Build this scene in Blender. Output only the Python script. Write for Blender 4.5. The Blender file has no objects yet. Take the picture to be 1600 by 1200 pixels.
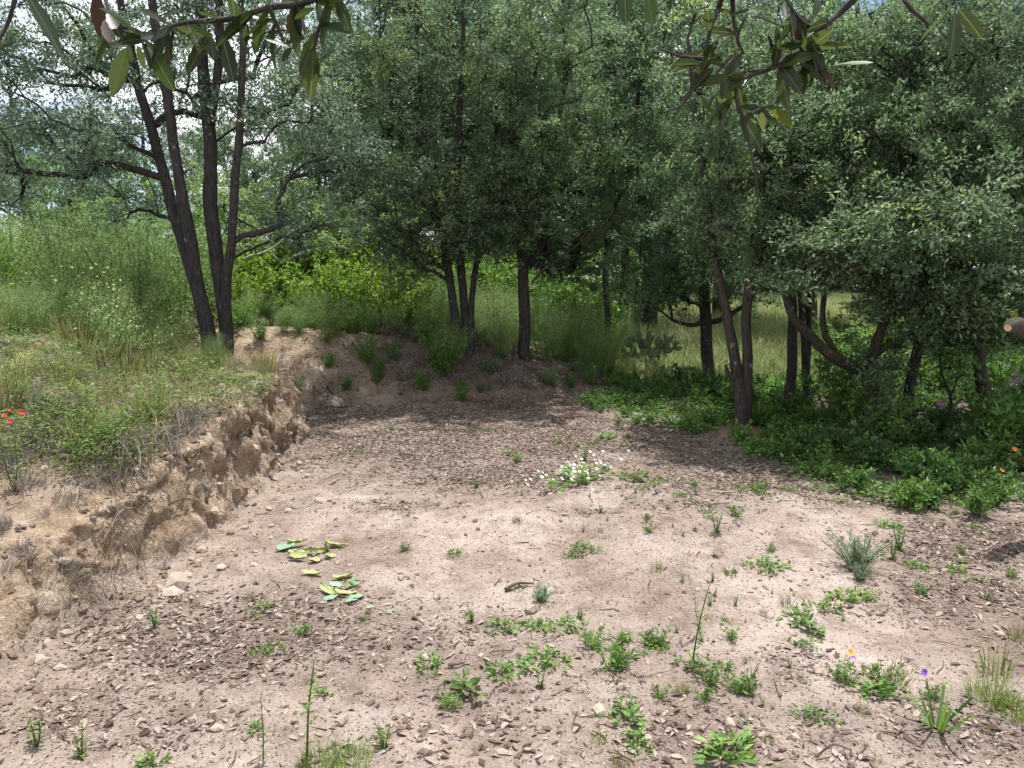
import bpy, math, random
import numpy as np
from mathutils import Vector

# ------------------------------------------------------------------ camera, world, sun, exposure
sc = bpy.context.scene
C = sc.collection
CAM_H, PITCH, FPX = 1.6, math.radians(8.6), 1186.0      # FPX: focal length in pixels of a 1600 px wide frame
cam = bpy.data.cameras.new('camera'); camo = bpy.data.objects.new('camera', cam); C.objects.link(camo)
camo.location = (0, 0, CAM_H); camo.rotation_euler = (math.pi / 2 - PITCH, 0, 0)
cam.sensor_width = 36; cam.lens = 36 * FPX / 1600; cam.clip_start = 0.05; cam.clip_end = 2000
sc.camera = camo

SUN_EL, SUN_H = math.radians(76), (0.50, 0.866)          # elevation, horizontal direction towards the sun
SUN_AZ = math.atan2(SUN_H[0], SUN_H[1])
w = bpy.data.worlds.new('World'); sc.world = w; w.use_nodes = True
nt = w.node_tree; N = nt.nodes; N.clear()
out = N.new('ShaderNodeOutputWorld'); bg = N.new('ShaderNodeBackground'); bg2 = N.new('ShaderNodeBackground'); mx = N.new('ShaderNodeMixShader')
sky = N.new('ShaderNodeTexSky'); sky.sky_type = 'NISHITA'; sky.sun_disc = False
sky.sun_elevation = SUN_EL; sky.sun_rotation = SUN_AZ; sky.altitude = 2000
tc = N.new('ShaderNodeTexCoord'); mp = N.new('ShaderNodeMapping'); mp.inputs['Scale'].default_value = (1, 1, 1.7); mp.inputs['Location'].default_value = (0.3, 0.1, 0.2)
nz = N.new('ShaderNodeTexNoise'); nz.inputs['Scale'].default_value = 3.2; nz.inputs['Detail'].default_value = 8; nz.inputs['Roughness'].default_value = 0.55
rp = N.new('ShaderNodeValToRGB'); rp.color_ramp.elements[0].position = 0.42; rp.color_ramp.elements[1].position = 0.56
L = nt.links.new
L(sky.outputs[0], bg.inputs[0]); bg.inputs[1].default_value = 0.11
bg2.inputs[0].default_value = (0.95, 0.97, 1, 1); bg2.inputs[1].default_value = .92
L(tc.outputs['Generated'], mp.inputs[0]); L(mp.outputs[0], nz.inputs['Vector']); L(nz.outputs[0], rp.inputs[0])
L(rp.outputs[0], mx.inputs[0]); L(bg.outputs[0], mx.inputs[1]); L(bg2.outputs[0], mx.inputs[2]); L(mx.outputs[0], out.inputs[0])
sun = bpy.data.lights.new('sun', 'SUN'); sun.energy = 4.2; sun.angle = math.radians(0.6); sun.color = (1, 0.985, 0.96)
suno = bpy.data.objects.new('sun', sun); C.objects.link(suno)
sd = Vector((SUN_H[0] * math.cos(SUN_EL), SUN_H[1] * math.cos(SUN_EL), math.sin(SUN_EL)))
suno.rotation_euler = sd.to_track_quat('Z', 'Y').to_euler(); suno.location = sd * 40
vs = sc.view_settings; vs.view_transform = 'Standard'; vs.look = 'None'; vs.gamma = 1; vs.use_curve_mapping = False; vs.exposure = 0.76
cy = sc.cycles
cy.max_bounces = 6; cy.diffuse_bounces = 3; cy.glossy_bounces = 2; cy.transmission_bounces = 4; cy.transparent_max_bounces = 4
cy.use_denoising = True; cy.sample_clamp_indirect = 6; cy.caustics_reflective = False; cy.caustics_refractive = False

# ------------------------------------------------------------------ maths helpers
FWD = np.array([0, math.cos(PITCH), -math.sin(PITCH)]); UP = np.array([0, math.sin(PITCH), math.cos(PITCH)]); RT = np.array([1.0, 0, 0])
def ray(px, py):
    return FWD + RT * (px - 800) / FPX + UP * (600 - py) / FPX
def P(px, py, Y):
    """the point of the place seen at (px, py) of the photograph, Y metres ahead"""
    d = ray(px, py); s = Y / d[1]
    return np.array([d[0] * s, Y, CAM_H + d[2] * s])
def proj(X):
    X = np.asarray(X, float); v = X - np.array([0, 0, CAM_H]); z = np.maximum(v @ FWD, 1e-3)
    return 800 + FPX * (v @ RT) / z, 600 - FPX * (v @ UP) / z
def smooth(t):
    t = np.clip(t, 0, 1); return t * t * (3 - 2 * t)
_tab = np.random.default_rng(7).random((256, 256))
def vnoise(x, y):
    xi = np.floor(x).astype(int); yi = np.floor(y).astype(int); fx = smooth(x - xi); fy = smooth(y - yi)
    a = _tab[xi & 255, yi & 255]; b = _tab[(xi + 1) & 255, yi & 255]; c = _tab[xi & 255, (yi + 1) & 255]; d = _tab[(xi + 1) & 255, (yi + 1) & 255]
    return (a * (1 - fx) + b * fx) * (1 - fy) + (c * (1 - fx) + d * fx) * fy
def fbm(x, y, o=4, g=0.5):
    s = 0; a = 1; t = 0
    for i in range(o):
        s = s + a * (vnoise(x * 2 ** i + 17.3 * i, y * 2 ** i + 5.1 * i) - 0.5); t += a; a *= g
    return s / t
def unit(v): return v / np.maximum(np.linalg.norm(v, axis=-1, keepdims=True), 1e-9)

# ------------------------------------------------------------------ terrain shape
XB = ([0, 2, 2.7, 3.4, 4.0, 4.5, 5.2, 6.2, 7.15, 7.5, 8.0, 9, 30], [-2.2, -2.1, -1.98, -1.95, -1.84, -1.72, -1.80, -1.86, -1.88, -2.3, -2.9, -3.2, -3.2])
ZT = ([0, 2, 3, 4, 5, 6, 7.2, 9, 30], [.12, .20, .31, .47, .66, .68, .62, .6, .6])
def terrain(x, y, fine=True):
    x = np.asarray(x, float); y = np.asarray(y, float)
    n1 = fbm(x * .55, y * .55, 3); n2 = fbm(x * 2.2 + 9, y * 2.2, 4, .55)
    xb = np.interp(y, *XB) + .16 * fbm(x * 0 + y * 1.3, x * 0 + 3.3, 3) + .10 * n2
    t = xb - x
    wd = np.interp(y, [0, 3, 4.2, 5, 7, 9], [.32, .27, .19, .17, .19, .6])
    zt = np.interp(y, *ZT)
    left = zt * smooth(t / wd) + np.clip(t - wd * .6, 0, 3) * np.interp(y, [5, 7.5], [.23, .17]) + np.clip(t - 3, 0, 12) * .07 + .02 * np.clip(t + .5, 0, .5)
    yb = np.interp(x, [-4, -2.6, -1.8, -.5, .3, 1.0, 1.6, 2.4], [8.2, 8.2, 8.5, 8.8, 9.0, 9.5, 10.3, 12]) + .25 * n1 + .12 * n2
    zb = np.interp(x, [-6, -2.5, -1, 0, .8, 1.5, 2.2, 3], [.92, .86, .74, .52, .34, .12, .03, 0])
    back = zb * smooth((y - yb) / np.interp(x, [-3, 0, 1], [1.4, 1.15, .9])) + np.clip(y - 10, 0, 20) * np.interp(x, [-8, -2, 1, 3], [.05, .045, .01, .0])
    h = np.logaddexp(left * 14, back * 14) / 14 - math.log(2) / 14
    clear = 1 - smooth(h / .25)
    h = h + .09 * n1 * (1 + (1 - clear)) + .05 * n2 * (1 + (1 - clear))
    h = h + .11 * np.exp(-((x - .6) / 1.9) ** 2 - ((y - 4.6) / .85) ** 2) * (1 + 1.5 * n2) + .05 * smooth((x - .2) / .5) * smooth((5.35 + .3 * np.sin(2.2 * x) + .5 * n2 - y) / .12) * smooth((y - 3.6) / 1.2) * smooth((2.4 - x) / .6)
    # little spoil mound at the forked tree, gentle rise of the undergrowth
    h = h + .08 * np.exp(-((x - 2.28) ** 2 + (y - 7.35) ** 2) / .10) + .10 * np.exp(-((x + .62) ** 2 + (y - 8.75) ** 2) / .06)
    h = h + .10 * smooth((x - 2.6) / 3) + .012 * np.clip(y - 14, 0, 60)
    if fine:
        near = np.clip(1.4 - .1 * y, .15, 1)
        h = h + .022 * fbm(x * 9, y * 9, 4, .6) * near
        face = smooth(left / .05) * (1 - smooth((t - wd) / .35)) * (x < -1)
        lump = np.abs(fbm(x * 7 + 3, y * 7, 3, .6))
        h = h + face * (.10 * fbm(x * 4, y * 4, 3, .55) - .05 * lump)
    return h
def GZ(x, y): return float(terrain(np.array([x]), np.array([y]))[0])
def G(px, py):
    """where the sight line through (px, py) meets the ground"""
    d = ray(px, py); s = np.linspace(1.2, 30, 1300); X = d[None] * s[:, None] + np.array([0, 0, CAM_H])
    hit = X[:, 2] <= terrain(X[:, 0], X[:, 1])
    i = int(np.argmax(hit)) if hit.any() else len(s) - 1
    return np.array([X[i, 0], X[i, 1], GZ(X[i, 0], X[i, 1])])

LIT = [  # dark patches of fallen leaves: centre and radii as seen on the ground, weight
    (640, 690, 260, 45, .95), (860, 680, 170, 45, 1), (760, 740, 220, 30, .7), (1010, 690, 110, 40, .6), (1150, 740, 190, 40, .8), (1330, 770, 120, 22, .8), (1520, 850, 140, 45, 1), (1490, 940, 130, 45, .9), (1560, 1010, 70, 40, .6),
    (640, 790, 90, 14, .5), (520, 640, 60, 50, .8), (330, 1010, 260, 75, 1), (470, 960, 150, 40, .75), (190, 1110, 260, 60, .75), (1230, 1045, 70, 35, .7), (1400, 1150, 210, 60, .8), (1150, 1140, 130, 60, .4),
    (910, 800, 40, 8, .8), (720, 1000, 170, 40, .35), (760, 640, 300, 40, .6), (860, 590, 130, 40, .9), (620, 580, 140, 50, .5), (1040, 1150, 100, 60, .35), (1080, 790, 90, 14, .6), (700, 1120, 250, 80, .28)]
def litter(x, y):
    px, py = proj(np.stack([x, y, terrain(x, y, False)], -1))
    s = np.zeros_like(px)
    for (cx, cy_, rx, ry, wt) in LIT:
        s = np.maximum(s, wt * np.clip(1.35 - np.sqrt(((px - cx) / rx) ** 2 + ((py - cy_) / ry) ** 2), 0, 1))
    s = s * np.clip(1.0 + 2.4 * fbm(x * 2.3 + 40, y * 2.3, 4, .6), .1, 1.6)
    return np.clip(s + .05, 0, 1)

# ------------------------------------------------------------------ materials
def new_mat(name):
    m = bpy.data.materials.new(name); m.use_nodes = True; m.node_tree.nodes.clear()
    return m, m.node_tree, (lambda t: m.node_tree.nodes.new('ShaderNode' + t))
def ramp(n, stops):
    r = n('ValToRGB'); e = r.color_ramp.elements
    while len(e) < len(stops): e.new(.5)
    for i, (p, c) in enumerate(stops): e[i].position = p; e[i].color = (*c, 1)
    return r
GAIN = {'oak': 2.55, 'far': 2.4, 'conifer': 1.9, 'weed': 1.5, 'herb': 1.9, 'feather': 1.6, 'over': .72, 'grass': 1.3, 'meadow': 1.5, 'bright': 1.4, 'fallen': 1.15}
def leaf_mat(name, dark, mid, light, trans=.35, rough=.5, spec=.4):
    m, t, n = new_mat(name)
    a = n('Attribute'); a.attribute_name = 'rnd'
    g = GAIN.get(name.split('_')[0], 1.0); dark, mid, light = [tuple(min(.9, v * g) for v in q) for q in (dark, mid, light)]
    r = ramp(n, [(0, dark), (.45, mid), (.85, light), (.93, light), (1, tuple(min(.9, v * q) for v, q in zip(light, (1.5, 1.45, 1.0) if name[:3] in ('oak', 'far') else (1, 1, 1))))])
    b = n('BsdfPrincipled'); b.inputs['Roughness'].default_value = rough; b.inputs['Specular IOR Level'].default_value = spec
    tr = n('BsdfTranslucent'); hs = n('HueSaturation'); hs.inputs['Saturation'].default_value = 1.1; hs.inputs['Value'].default_value = 1.5
    hs.inputs['Hue'].default_value = .485
    mix = n('MixShader'); mix.inputs[0].default_value = trans; o = n('OutputMaterial'); l = t.links.new
    oi = n('ObjectInfo'); h0 = n('HueSaturation'); m1 = n('MapRange'); m1.inputs[3].default_value = .80; m1.inputs[4].default_value = 1.22; m2 = n('MapRange'); m2.inputs[3].default_value = .488; m2.inputs[4].default_value = .512
    mm = n('Math'); mm.operation = 'FRACT'; mu = n('Math'); mu.operation = 'MULTIPLY'; mu.inputs[1].default_value = 7.3; l(oi.outputs['Random'], mu.inputs[0]); l(mu.outputs[0], mm.inputs[0]); l(mm.outputs[0], m2.inputs[0]); l(m2.outputs[0], h0.inputs['Hue'])
    l(oi.outputs['Random'], m1.inputs[0]); l(m1.outputs[0], h0.inputs['Value']); l(a.outputs['Fac'], r.inputs[0]); l(r.outputs[0], h0.inputs['Color']); l(h0.outputs[0], b.inputs['Base Color']); l(h0.outputs[0], hs.inputs['Color']); l(hs.outputs[0], tr.inputs[0])
    l(b.outputs[0], mix.inputs[1]); l(tr.outputs[0], mix.inputs[2]); l(mix.outputs[0], o.inputs[0])
    return m
def simple_mat(name, c1, c2, scale=8, rough=.85, bump=.3, stretch=(1, 1, 1), rnd=0.0, spec=.3):
    m, t, n = new_mat(name); l = t.links.new
    co = n('TexCoord'); mp = n('Mapping'); mp.inputs['Scale'].default_value = stretch
    z = n('TexNoise'); z.inputs['Scale'].default_value = scale; z.inputs['Detail'].default_value = 6; z.inputs['Roughness'].default_value = .65
    r = ramp(n, [(.32, c1), (.68, c2)])
    b = n('BsdfPrincipled'); b.inputs['Roughness'].default_value = rough; b.inputs['Specular IOR Level'].default_value = spec
    bp = n('Bump'); bp.inputs['Strength'].default_value = bump; bp.inputs['Distance'].default_value = .02; o = n('OutputMaterial')
    l(co.outputs['Object'], mp.inputs[0]); l(mp.outputs[0], z.inputs['Vector']); l(z.outputs[0], r.inputs[0])
    col = r.outputs[0]
    if rnd:
        a = n('Attribute'); a.attribute_name = 'rnd'; oi = n('ObjectInfo'); hs = n('HueSaturation'); ad = n('Math'); ad.operation = 'ADD'
        mr = n('MapRange'); mr.inputs[1].default_value = 0; mr.inputs[2].default_value = 2; mr.inputs[3].default_value = 1 - rnd; mr.inputs[4].default_value = 1 + rnd
        l(a.outputs['Fac'], ad.inputs[0]); l(oi.outputs['Random'], ad.inputs[1]); l(ad.outputs[0], mr.inputs[0]); l(mr.outputs[0], hs.inputs['Value']); l(col, hs.inputs['Color']); col = hs.outputs[0]
    l(col, b.inputs['Base Color']); l(z.outputs[0], bp.inputs['Height']); l(bp.outputs[0], b.inputs['Normal']); l(b.outputs[0], o.inputs[0])
    return m
def bark_mat(name, c1, c2, lichen=(.22, .23, .2), amount=.62, moss=0):
    m, t, n = new_mat(name); l = t.links.new
    co = n('TexCoord'); mp = n('Mapping'); mp.inputs['Scale'].default_value = (1, 1, .22)
    z = n('TexNoise'); z.inputs['Scale'].default_value = 38; z.inputs['Detail'].default_value = 5; z.inputs['Roughness'].default_value = .7
    v = n('TexVoronoi'); v.feature = 'DISTANCE_TO_EDGE'; v.inputs['Scale'].default_value = 26
    z2 = n('TexNoise'); z2.inputs['Scale'].default_value = 9; z2.inputs['Detail'].default_value = 8; z2.inputs['Roughness'].default_value = .7
    r = ramp(n, [(.3, c1), (.7, c2)]); r2 = ramp(n, [(amount, (0, 0, 0)), (amount + .07, (1, 1, 1))])
    mix = n('MixRGB'); mix.inputs[2].default_value = (*lichen, 1)
    b = n('BsdfPrincipled'); b.inputs['Roughness'].default_value = .9; b.inputs['Specular IOR Level'].default_value = .2
    mul = n('Math'); mul.operation = 'MULTIPLY'; bp = n('Bump'); bp.inputs['Strength'].default_value = .9; bp.inputs['Distance'].default_value = .02; o = n('OutputMaterial')
    l(co.outputs['Object'], mp.inputs[0]); l(mp.outputs[0], z.inputs['Vector']); l(mp.outputs[0], v.inputs['Vector']); l(co.outputs['Object'], z2.inputs['Vector'])
    l(z.outputs[0], r.inputs[0]); l(z2.outputs[0], r2.inputs[0]); l(r2.outputs[0], mix.inputs[0]); l(r.outputs[0], mix.inputs[1])
    col = mix.outputs[0]
    if moss:
        g = n('NewGeometry'); sx = n('SeparateXYZ'); ad = n('Math'); ad.operation = 'ADD'; r3 = ramp(n, [(.75, (0, 0, 0)), (1.0, (moss, moss, moss))]); m2 = n('MixRGB'); m2.inputs[2].default_value = (.07, .095, .015, 1)
        l(g.outputs['Normal'], sx.inputs[0]); l(sx.outputs['Z'], ad.inputs[0]); l(z2.outputs[0], ad.inputs[1]); l(ad.outputs[0], r3.inputs[0]); l(r3.outputs[0], m2.inputs[0]); l(col, m2.inputs[1]); col = m2.outputs[0]
    l(col, b.inputs['Base Color']); l(z.outputs[0], mul.inputs[0]); l(v.outputs['Distance'], mul.inputs[1]); l(mul.outputs[0], bp.inputs['Height']); l(bp.outputs[0], b.inputs['Normal']); l(b.outputs[0], o.inputs[0])
    return m
def soil_mat():
    m, t, n = new_mat('soil'); l = t.links.new
    co = n('TexCoord')
    def noise(s, d=8, r=.6):
        z = n('TexNoise'); z.inputs['Scale'].default_value = s; z.inputs['Detail'].default_value = d; z.inputs['Roughness'].default_value = r; l(co.outputs['Object'], z.inputs['Vector']); return z
    def mixc(f, a, b, bt='MIX'):
        k = n('MixRGB'); k.blend_type = bt
        for i, v in ((0, f), (1, a), (2, b)):
            if isinstance(v, (tuple, float)): k.inputs[i].default_value = (*v, 1) if isinstance(v, tuple) else v
            else: l(v, k.inputs[i])
        return k.outputs[0]
    big, mid, fin = noise(1.1), noise(6, 8, .65), noise(70, 4, .7)
    sand = ramp(n, [(.35, (.275, .207, .172)), (.52, (.40, .322, .274)), (.72, (.56, .472, .412))]); l(big.outputs[0], sand.inputs[0])
    c = mixc(.5, sand.outputs[0], (.5, .5, .5), 'OVERLAY')
    md = ramp(n, [(.3, (.62, .56, .50)), (.5, (1, 1, 1)), (.72, (1.12, 1.1, 1.08))]); l(mid.outputs[0], md.inputs[0])
    c = mixc(1.0, sand.outputs[0], md.outputs[0], 'MULTIPLY')
    at = n('Attribute'); at.attribute_name = 'soil'; sp = n('SeparateColor'); l(at.outputs['Color'], sp.inputs[0])
    ban = ramp(n, [(.3, (.20, .135, .085)), (.5, (.37, .275, .19)), (.72, (.52, .43, .33))]); l(mid.outputs[0], ban.inputs[0])
    red = ramp(n, [(.35, (.19, .09, .055)), (.7, (.32, .17, .10))]); l(mid.outputs[0], red.inputs[0])
    hum_shade = ramp(n, [(.35, (.105, .08, .062)), (.7, (.225, .178, .142))]); l(mid.outputs[0], hum_shade.inputs[0])  # humus brown, also used to paint shade on the back bank
    c = mixc(sp.outputs[0], c, ban.outputs[0]); c = mixc(sp.outputs[1], c, red.outputs[0]); c = mixc(sp.outputs[2], c, hum_shade.outputs[0])
    fr = ramp(n, [(.27, (.38, .35, .33)), (.42, (.88, .87, .86)), (.58, (1.06, 1.05, 1.05)), (.72, (1.4, 1.38, 1.36))]); l(fin.outputs[0], fr.inputs[0])
    c = mixc(1.0, c, fr.outputs[0], 'MULTIPLY')
    b = n('BsdfPrincipled'); b.inputs['Roughness'].default_value = .95; b.inputs['Specular IOR Level'].default_value = .15
    b1 = n('Bump'); b1.inputs['Strength'].default_value = .8; b1.inputs['Distance'].default_value = .045; b2 = n('Bump'); b2.inputs['Strength'].default_value = .6; b2.inputs['Distance'].default_value = .006
    m3 = noise(22, 6, .65)
    l(m3.outputs[0], b1.inputs['Height']); l(fin.outputs[0], b2.inputs['Height']); l(b1.outputs[0], b2.inputs['Normal']); l(b2.outputs[0], b.inputs['Normal'])
    o = n('OutputMaterial'); l(c, b.inputs['Base Color']); l(b.outputs[0], o.inputs[0])
    return m
def veined(m, col):
    """a paler midrib and side veins, from the leaf's own coordinates (x along it, y across)"""
    t = m.node_tree; n = lambda q: t.nodes.new('ShaderNode' + q); l = t.links.new; co = n('TexCoord'); sp = n('SeparateXYZ'); l(co.outputs['Object'], sp.inputs[0])
    def mt(op, a, b=None):
        k = n('Math'); k.operation = op
        for i, v in ((0, a), (1, b)):
            if v is None: continue
            if isinstance(v, (int, float)): k.inputs[i].default_value = v
            else: l(v, k.inputs[i])
        return k.outputs[0]
    ay = mt('ABSOLUTE', sp.outputs['Y']); mid = mt('LESS_THAN', ay, .009); sv = mt('GREATER_THAN', mt('SINE', mt('MULTIPLY', mt('SUBTRACT', sp.outputs['X'], mt('MULTIPLY', ay, 1.1)), 75)), .93); v = mt('MAXIMUM', mid, mt('MULTIPLY', sv, .22))
    z = n('TexNoise'); z.inputs['Scale'].default_value = 9; z.inputs['Detail'].default_value = 4; l(co.outputs['Object'], z.inputs['Vector']); blot = mt('MULTIPLY', mt('GREATER_THAN', z.outputs[0], .66), .6)
    b = [q for q in t.nodes if q.type == 'BSDF_PRINCIPLED'][0]; src = b.inputs['Base Color'].links[0].from_socket
    m1 = n('MixRGB'); m1.inputs[2].default_value = (*col, 1); l(v, m1.inputs[0]); l(src, m1.inputs[1]); m2 = n('MixRGB'); m2.inputs[2].default_value = (.07, .045, .02, 1); l(blot, m2.inputs[0]); l(m1.outputs[0], m2.inputs[1]); l(m2.outputs[0], b.inputs['Base Color'])
    hs = [q for q in t.nodes if q.type == 'HUE_SAT' and q.outputs[0].links and q.outputs[0].links[0].to_node.type == 'BSDF_TRANSLUCENT'][0]; l(m2.outputs[0], hs.inputs['Color']); return m
M = {
    'soil': soil_mat(),
    'field': simple_mat('field_soil', (.10, .11, .035), (.24, .22, .10), 1.5, .95, .4),
    'bark': bark_mat('bark_dark', (.020, .017, .016), (.078, .070, .064)),
    'bark_grey': bark_mat('bark_grey', (.030, .025, .022), (.10, .085, .072), (.26, .26, .23), .60),
    'bark_moss': bark_mat('bark_moss', (.022, .019, .016), (.075, .065, .055), (.12, .13, .09), .6, .9),
    'bark_red': bark_mat('bark_red', (.05, .028, .02), (.14, .08, .055), (.16, .11, .08), .66),
    'deadwood': simple_mat('deadwood', (.22, .20, .18), (.5, .47, .43), 20, .85, .4, (1, 1, .3)),
    'cutwood': simple_mat('cutwood', (.45, .32, .18), (.62, .47, .3), 30, .8, .2),
    'twig': simple_mat('twig', (.05, .04, .03), (.16, .12, .09), 20),
    'oak': leaf_mat('oak_leaf', (.030, .050, .026), (.046, .074, .038), (.072, .103, .056), .44, .45, .4),
    'oak_pale': leaf_mat('oak_leaf_pale', (.038, .060, .031), (.058, .089, .045), (.09, .127, .066), .46, .45, .4),
    'oak_grey': leaf_mat('oak_leaf_grey', (.032, .050, .033), (.048, .073, .047), (.075, .105, .070), .38, .45, .4),
    'far': leaf_mat('far_leaf', (.026, .045, .024), (.042, .070, .036), (.066, .10, .048), .33, .5, .45),
    'far_light': leaf_mat('far_leaf_light', (.05, .08, .032), (.078, .12, .046), (.12, .17, .065), .36, .5, .4),
    'conifer': leaf_mat('conifer_leaf', (.016, .030, .018), (.032, .052, .030), (.06, .085, .045), .15, .55, .4),
    'over': veined(leaf_mat('over_leaf', (.026, .046, .016), (.045, .075, .022), (.085, .13, .035), .42, .45, .5), (.10, .135, .05)),
    'over_yellow': leaf_mat('over_leaf_yellow', (.10, .13, .02), (.17, .20, .03), (.25, .27, .05), .45, .45, .5),
    'over_brown': leaf_mat('over_leaf_brown', (.05, .032, .02), (.075, .045, .027), (.11, .065, .035), .1, .6, .3),
    'feather': leaf_mat('feather_leaf', (.060, .108, .034), (.110, .175, .062), (.20, .26, .11), .38, .6, .25),
    'bright': leaf_mat('bright_leaf', (.06, .115, .018), (.11, .19, .03), (.18, .27, .055), .38, .5, .35),
    'herb': leaf_mat('herb_leaf', (.030, .066, .016), (.058, .115, .026), (.105, .18, .045), .33, .5, .35),
    'herb_dark': leaf_mat('herb_dark_leaf', (.022, .052, .016), (.042, .085, .026), (.075, .13, .045), .3, .5, .35),
    'weed': leaf_mat('weed_leaf', (.045, .088, .022), (.082, .145, .036), (.15, .22, .06), .33, .5, .35),
    'weed_grey': leaf_mat('weed_grey_leaf', (.07, .11, .06), (.12, .165, .095), (.2, .25, .16), .3, .6, .3),
    'grass': leaf_mat('grass_blade', (.07, .105, .025), (.14, .175, .05), (.26, .25, .11), .33, .55, .3),
    'meadow': leaf_mat('meadow_blade', (.095, .15, .05), (.16, .215, .085), (.30, .31, .18), .35, .6, .25),
    'dry': leaf_mat('dry_grass', (.12, .095, .078), (.235, .20, .175), (.37, .33, .29), .15, .8, .15),
    'straw': leaf_mat('straw_grass', (.17, .14, .075), (.28, .24, .13), (.42, .37, .24), .25, .7, .2),
    'fallen': leaf_mat('fallen_leaf', (.062, .038, .029), (.14, .092, .070), (.32, .25, .21), .08, .7, .3),
    'stem': simple_mat('green_stem', (.05, .07, .02), (.13, .13, .05), 20),
    'stone': simple_mat('stone', (.28, .21, .155), (.55, .46, .37), 14, .9, .4, rnd=.3),
    'pad_green': simple_mat('pad_green', (.17, .28, .18), (.29, .40, .27), 12, .5, .15, rnd=.2, spec=.4),
    'pad_yellow': simple_mat('pad_yellow', (.25, .29, .09), (.44, .48, .2), 10, .5, .15, rnd=.2, spec=.4),
    'cactus': simple_mat('cactus_skin', (.06, .10, .045), (.13, .17, .08), 12, .6, .2),
    'red': leaf_mat('petal_red', (.55, .02, .03), (.7, .04, .05), (.8, .1, .09), .3), 'orange': leaf_mat('petal_orange', (.75, .20, .01), (.85, .28, .02), (.9, .4, .05), .3),
    'purple': leaf_mat('petal_purple', (.22, .07, .45), (.32, .12, .6), (.45, .22, .7), .3), 'pink': leaf_mat('petal_pink', (.45, .08, .30), (.6, .16, .42), (.75, .3, .6), .3),
    'white': leaf_mat('petal_white', (.6, .62, .52), (.75, .76, .68), (.85, .85, .8), .3), 'yellow': leaf_mat('petal_yellow', (.30, .34, .06), (.45, .46, .12), (.6, .6, .22), .35),
}

# ------------------------------------------------------------------ mesh helpers
class MB:
    """collects triangles with a material slot and a random value per face"""
    def __init__(s): s.V = []; s.F = []; s.I = []; s.R = []; s.n = 0
    def add(s, V, F, slot=0, rnd=None):
        V = np.asarray(V, float); F = np.asarray(F, int)
        s.V.append(V); s.F.append(F + s.n); s.n += len(V); s.I.append(np.full(len(F), slot)); s.R.append(np.full(len(F), .5) if rnd is None else np.broadcast_to(rnd, len(F)))
        return s
    def mesh(s, name, mats, smooth_=False, origin=None):
        V = np.concatenate(s.V); F = np.concatenate(s.F).astype(np.int32)
        if origin is not None: V = V - np.asarray(origin)
        me = bpy.data.meshes.new(name); me.vertices.add(len(V)); me.vertices.foreach_set('co', V.ravel().astype(np.float32))
        k = F.shape[1]; me.loops.add(F.size); me.loops.foreach_set('vertex_index', F.ravel()); me.polygons.add(len(F))
        me.polygons.foreach_set('loop_start', np.arange(0, F.size, k, dtype=np.int32))
        me.polygons.foreach_set('material_index', np.concatenate(s.I).astype(np.int32))
        me.polygons.foreach_set('use_smooth', np.full(len(F), smooth_))
        a = me.attributes.new('rnd', 'FLOAT', 'FACE'); a.data.foreach_set('value', np.concatenate(s.R).astype(np.float32))
        for m in mats: me.materials.append(M[m])
        me.update(); return me
def tag(o, label=None, cat=None, group=None, kind=None):
    for k, v in (('label', label), ('category', cat), ('group', group), ('kind', kind)):
        if v: o[k] = v
    return o
def link(name, me, parent=None, loc=(0, 0, 0), rz=0, s=1):
    o = bpy.data.objects.new(name, me); C.objects.link(o); o.location = loc
    if not hasattr(rz, '__len__'): rz = (0, 0, rz)
    o.rotation_euler = rz; o.scale = (s, s, s) if not hasattr(s, '__len__') else s
    if parent: o.parent = parent
    return o
def copy_tree(o, parent=None):
    c = o.copy(); C.objects.link(c); c.parent = parent
    for ch in list(o.children): copy_tree(ch, c)
    return c
def tube(Pt, R, k=6):
    Pt = np.asarray(Pt, float); R = np.asarray(R, float); n = len(Pt)
    T = unit(np.gradient(Pt, axis=0)); ref = np.array([.31, .95, .07]) if abs(T[0][2]) > .5 else np.array([.1, .2, .97])
    A = unit(np.cross(T, ref)); B = np.cross(T, A); an = np.arange(k) * 2 * math.pi / k
    V = (Pt[:, None] + R[:, None, None] * (np.cos(an)[None, :, None] * A[:, None] + np.sin(an)[None, :, None] * B[:, None])).reshape(-1, 3)
    i = np.arange(n - 1)[:, None] * k; j = np.arange(k)[None]; a = (i + j).ravel(); b = (i + (j + 1) % k).ravel()
    F = np.concatenate([np.stack([a, b, b + k], 1), np.stack([a, b + k, a + k], 1)])
    cap = np.array([[(n - 1) * k, (n - 1) * k + q, (n - 1) * k + q + 1] for q in range(1, k - 1)])
    return V, np.concatenate([F, cap])
def spline(K, m=6):
    """Catmull-Rom through the rows of K"""
    K = np.asarray(K, float); K2 = np.concatenate([2 * K[:1] - K[1:2], K, 2 * K[-1:] - K[-2:-1]]); o = []
    for i in range(len(K) - 1):
        p0, p1, p2, p3 = K2[i:i + 4]
        for t in np.linspace(0, 1, m, endpoint=False):
            o.append(.5 * ((2 * p1) + (-p0 + p2) * t + (2 * p0 - 5 * p1 + 4 * p2 - p3) * t * t + (-p0 + 3 * p1 - 3 * p2 + p3) * t ** 3))
    o.append(K[-1]); return np.array(o)
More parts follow.
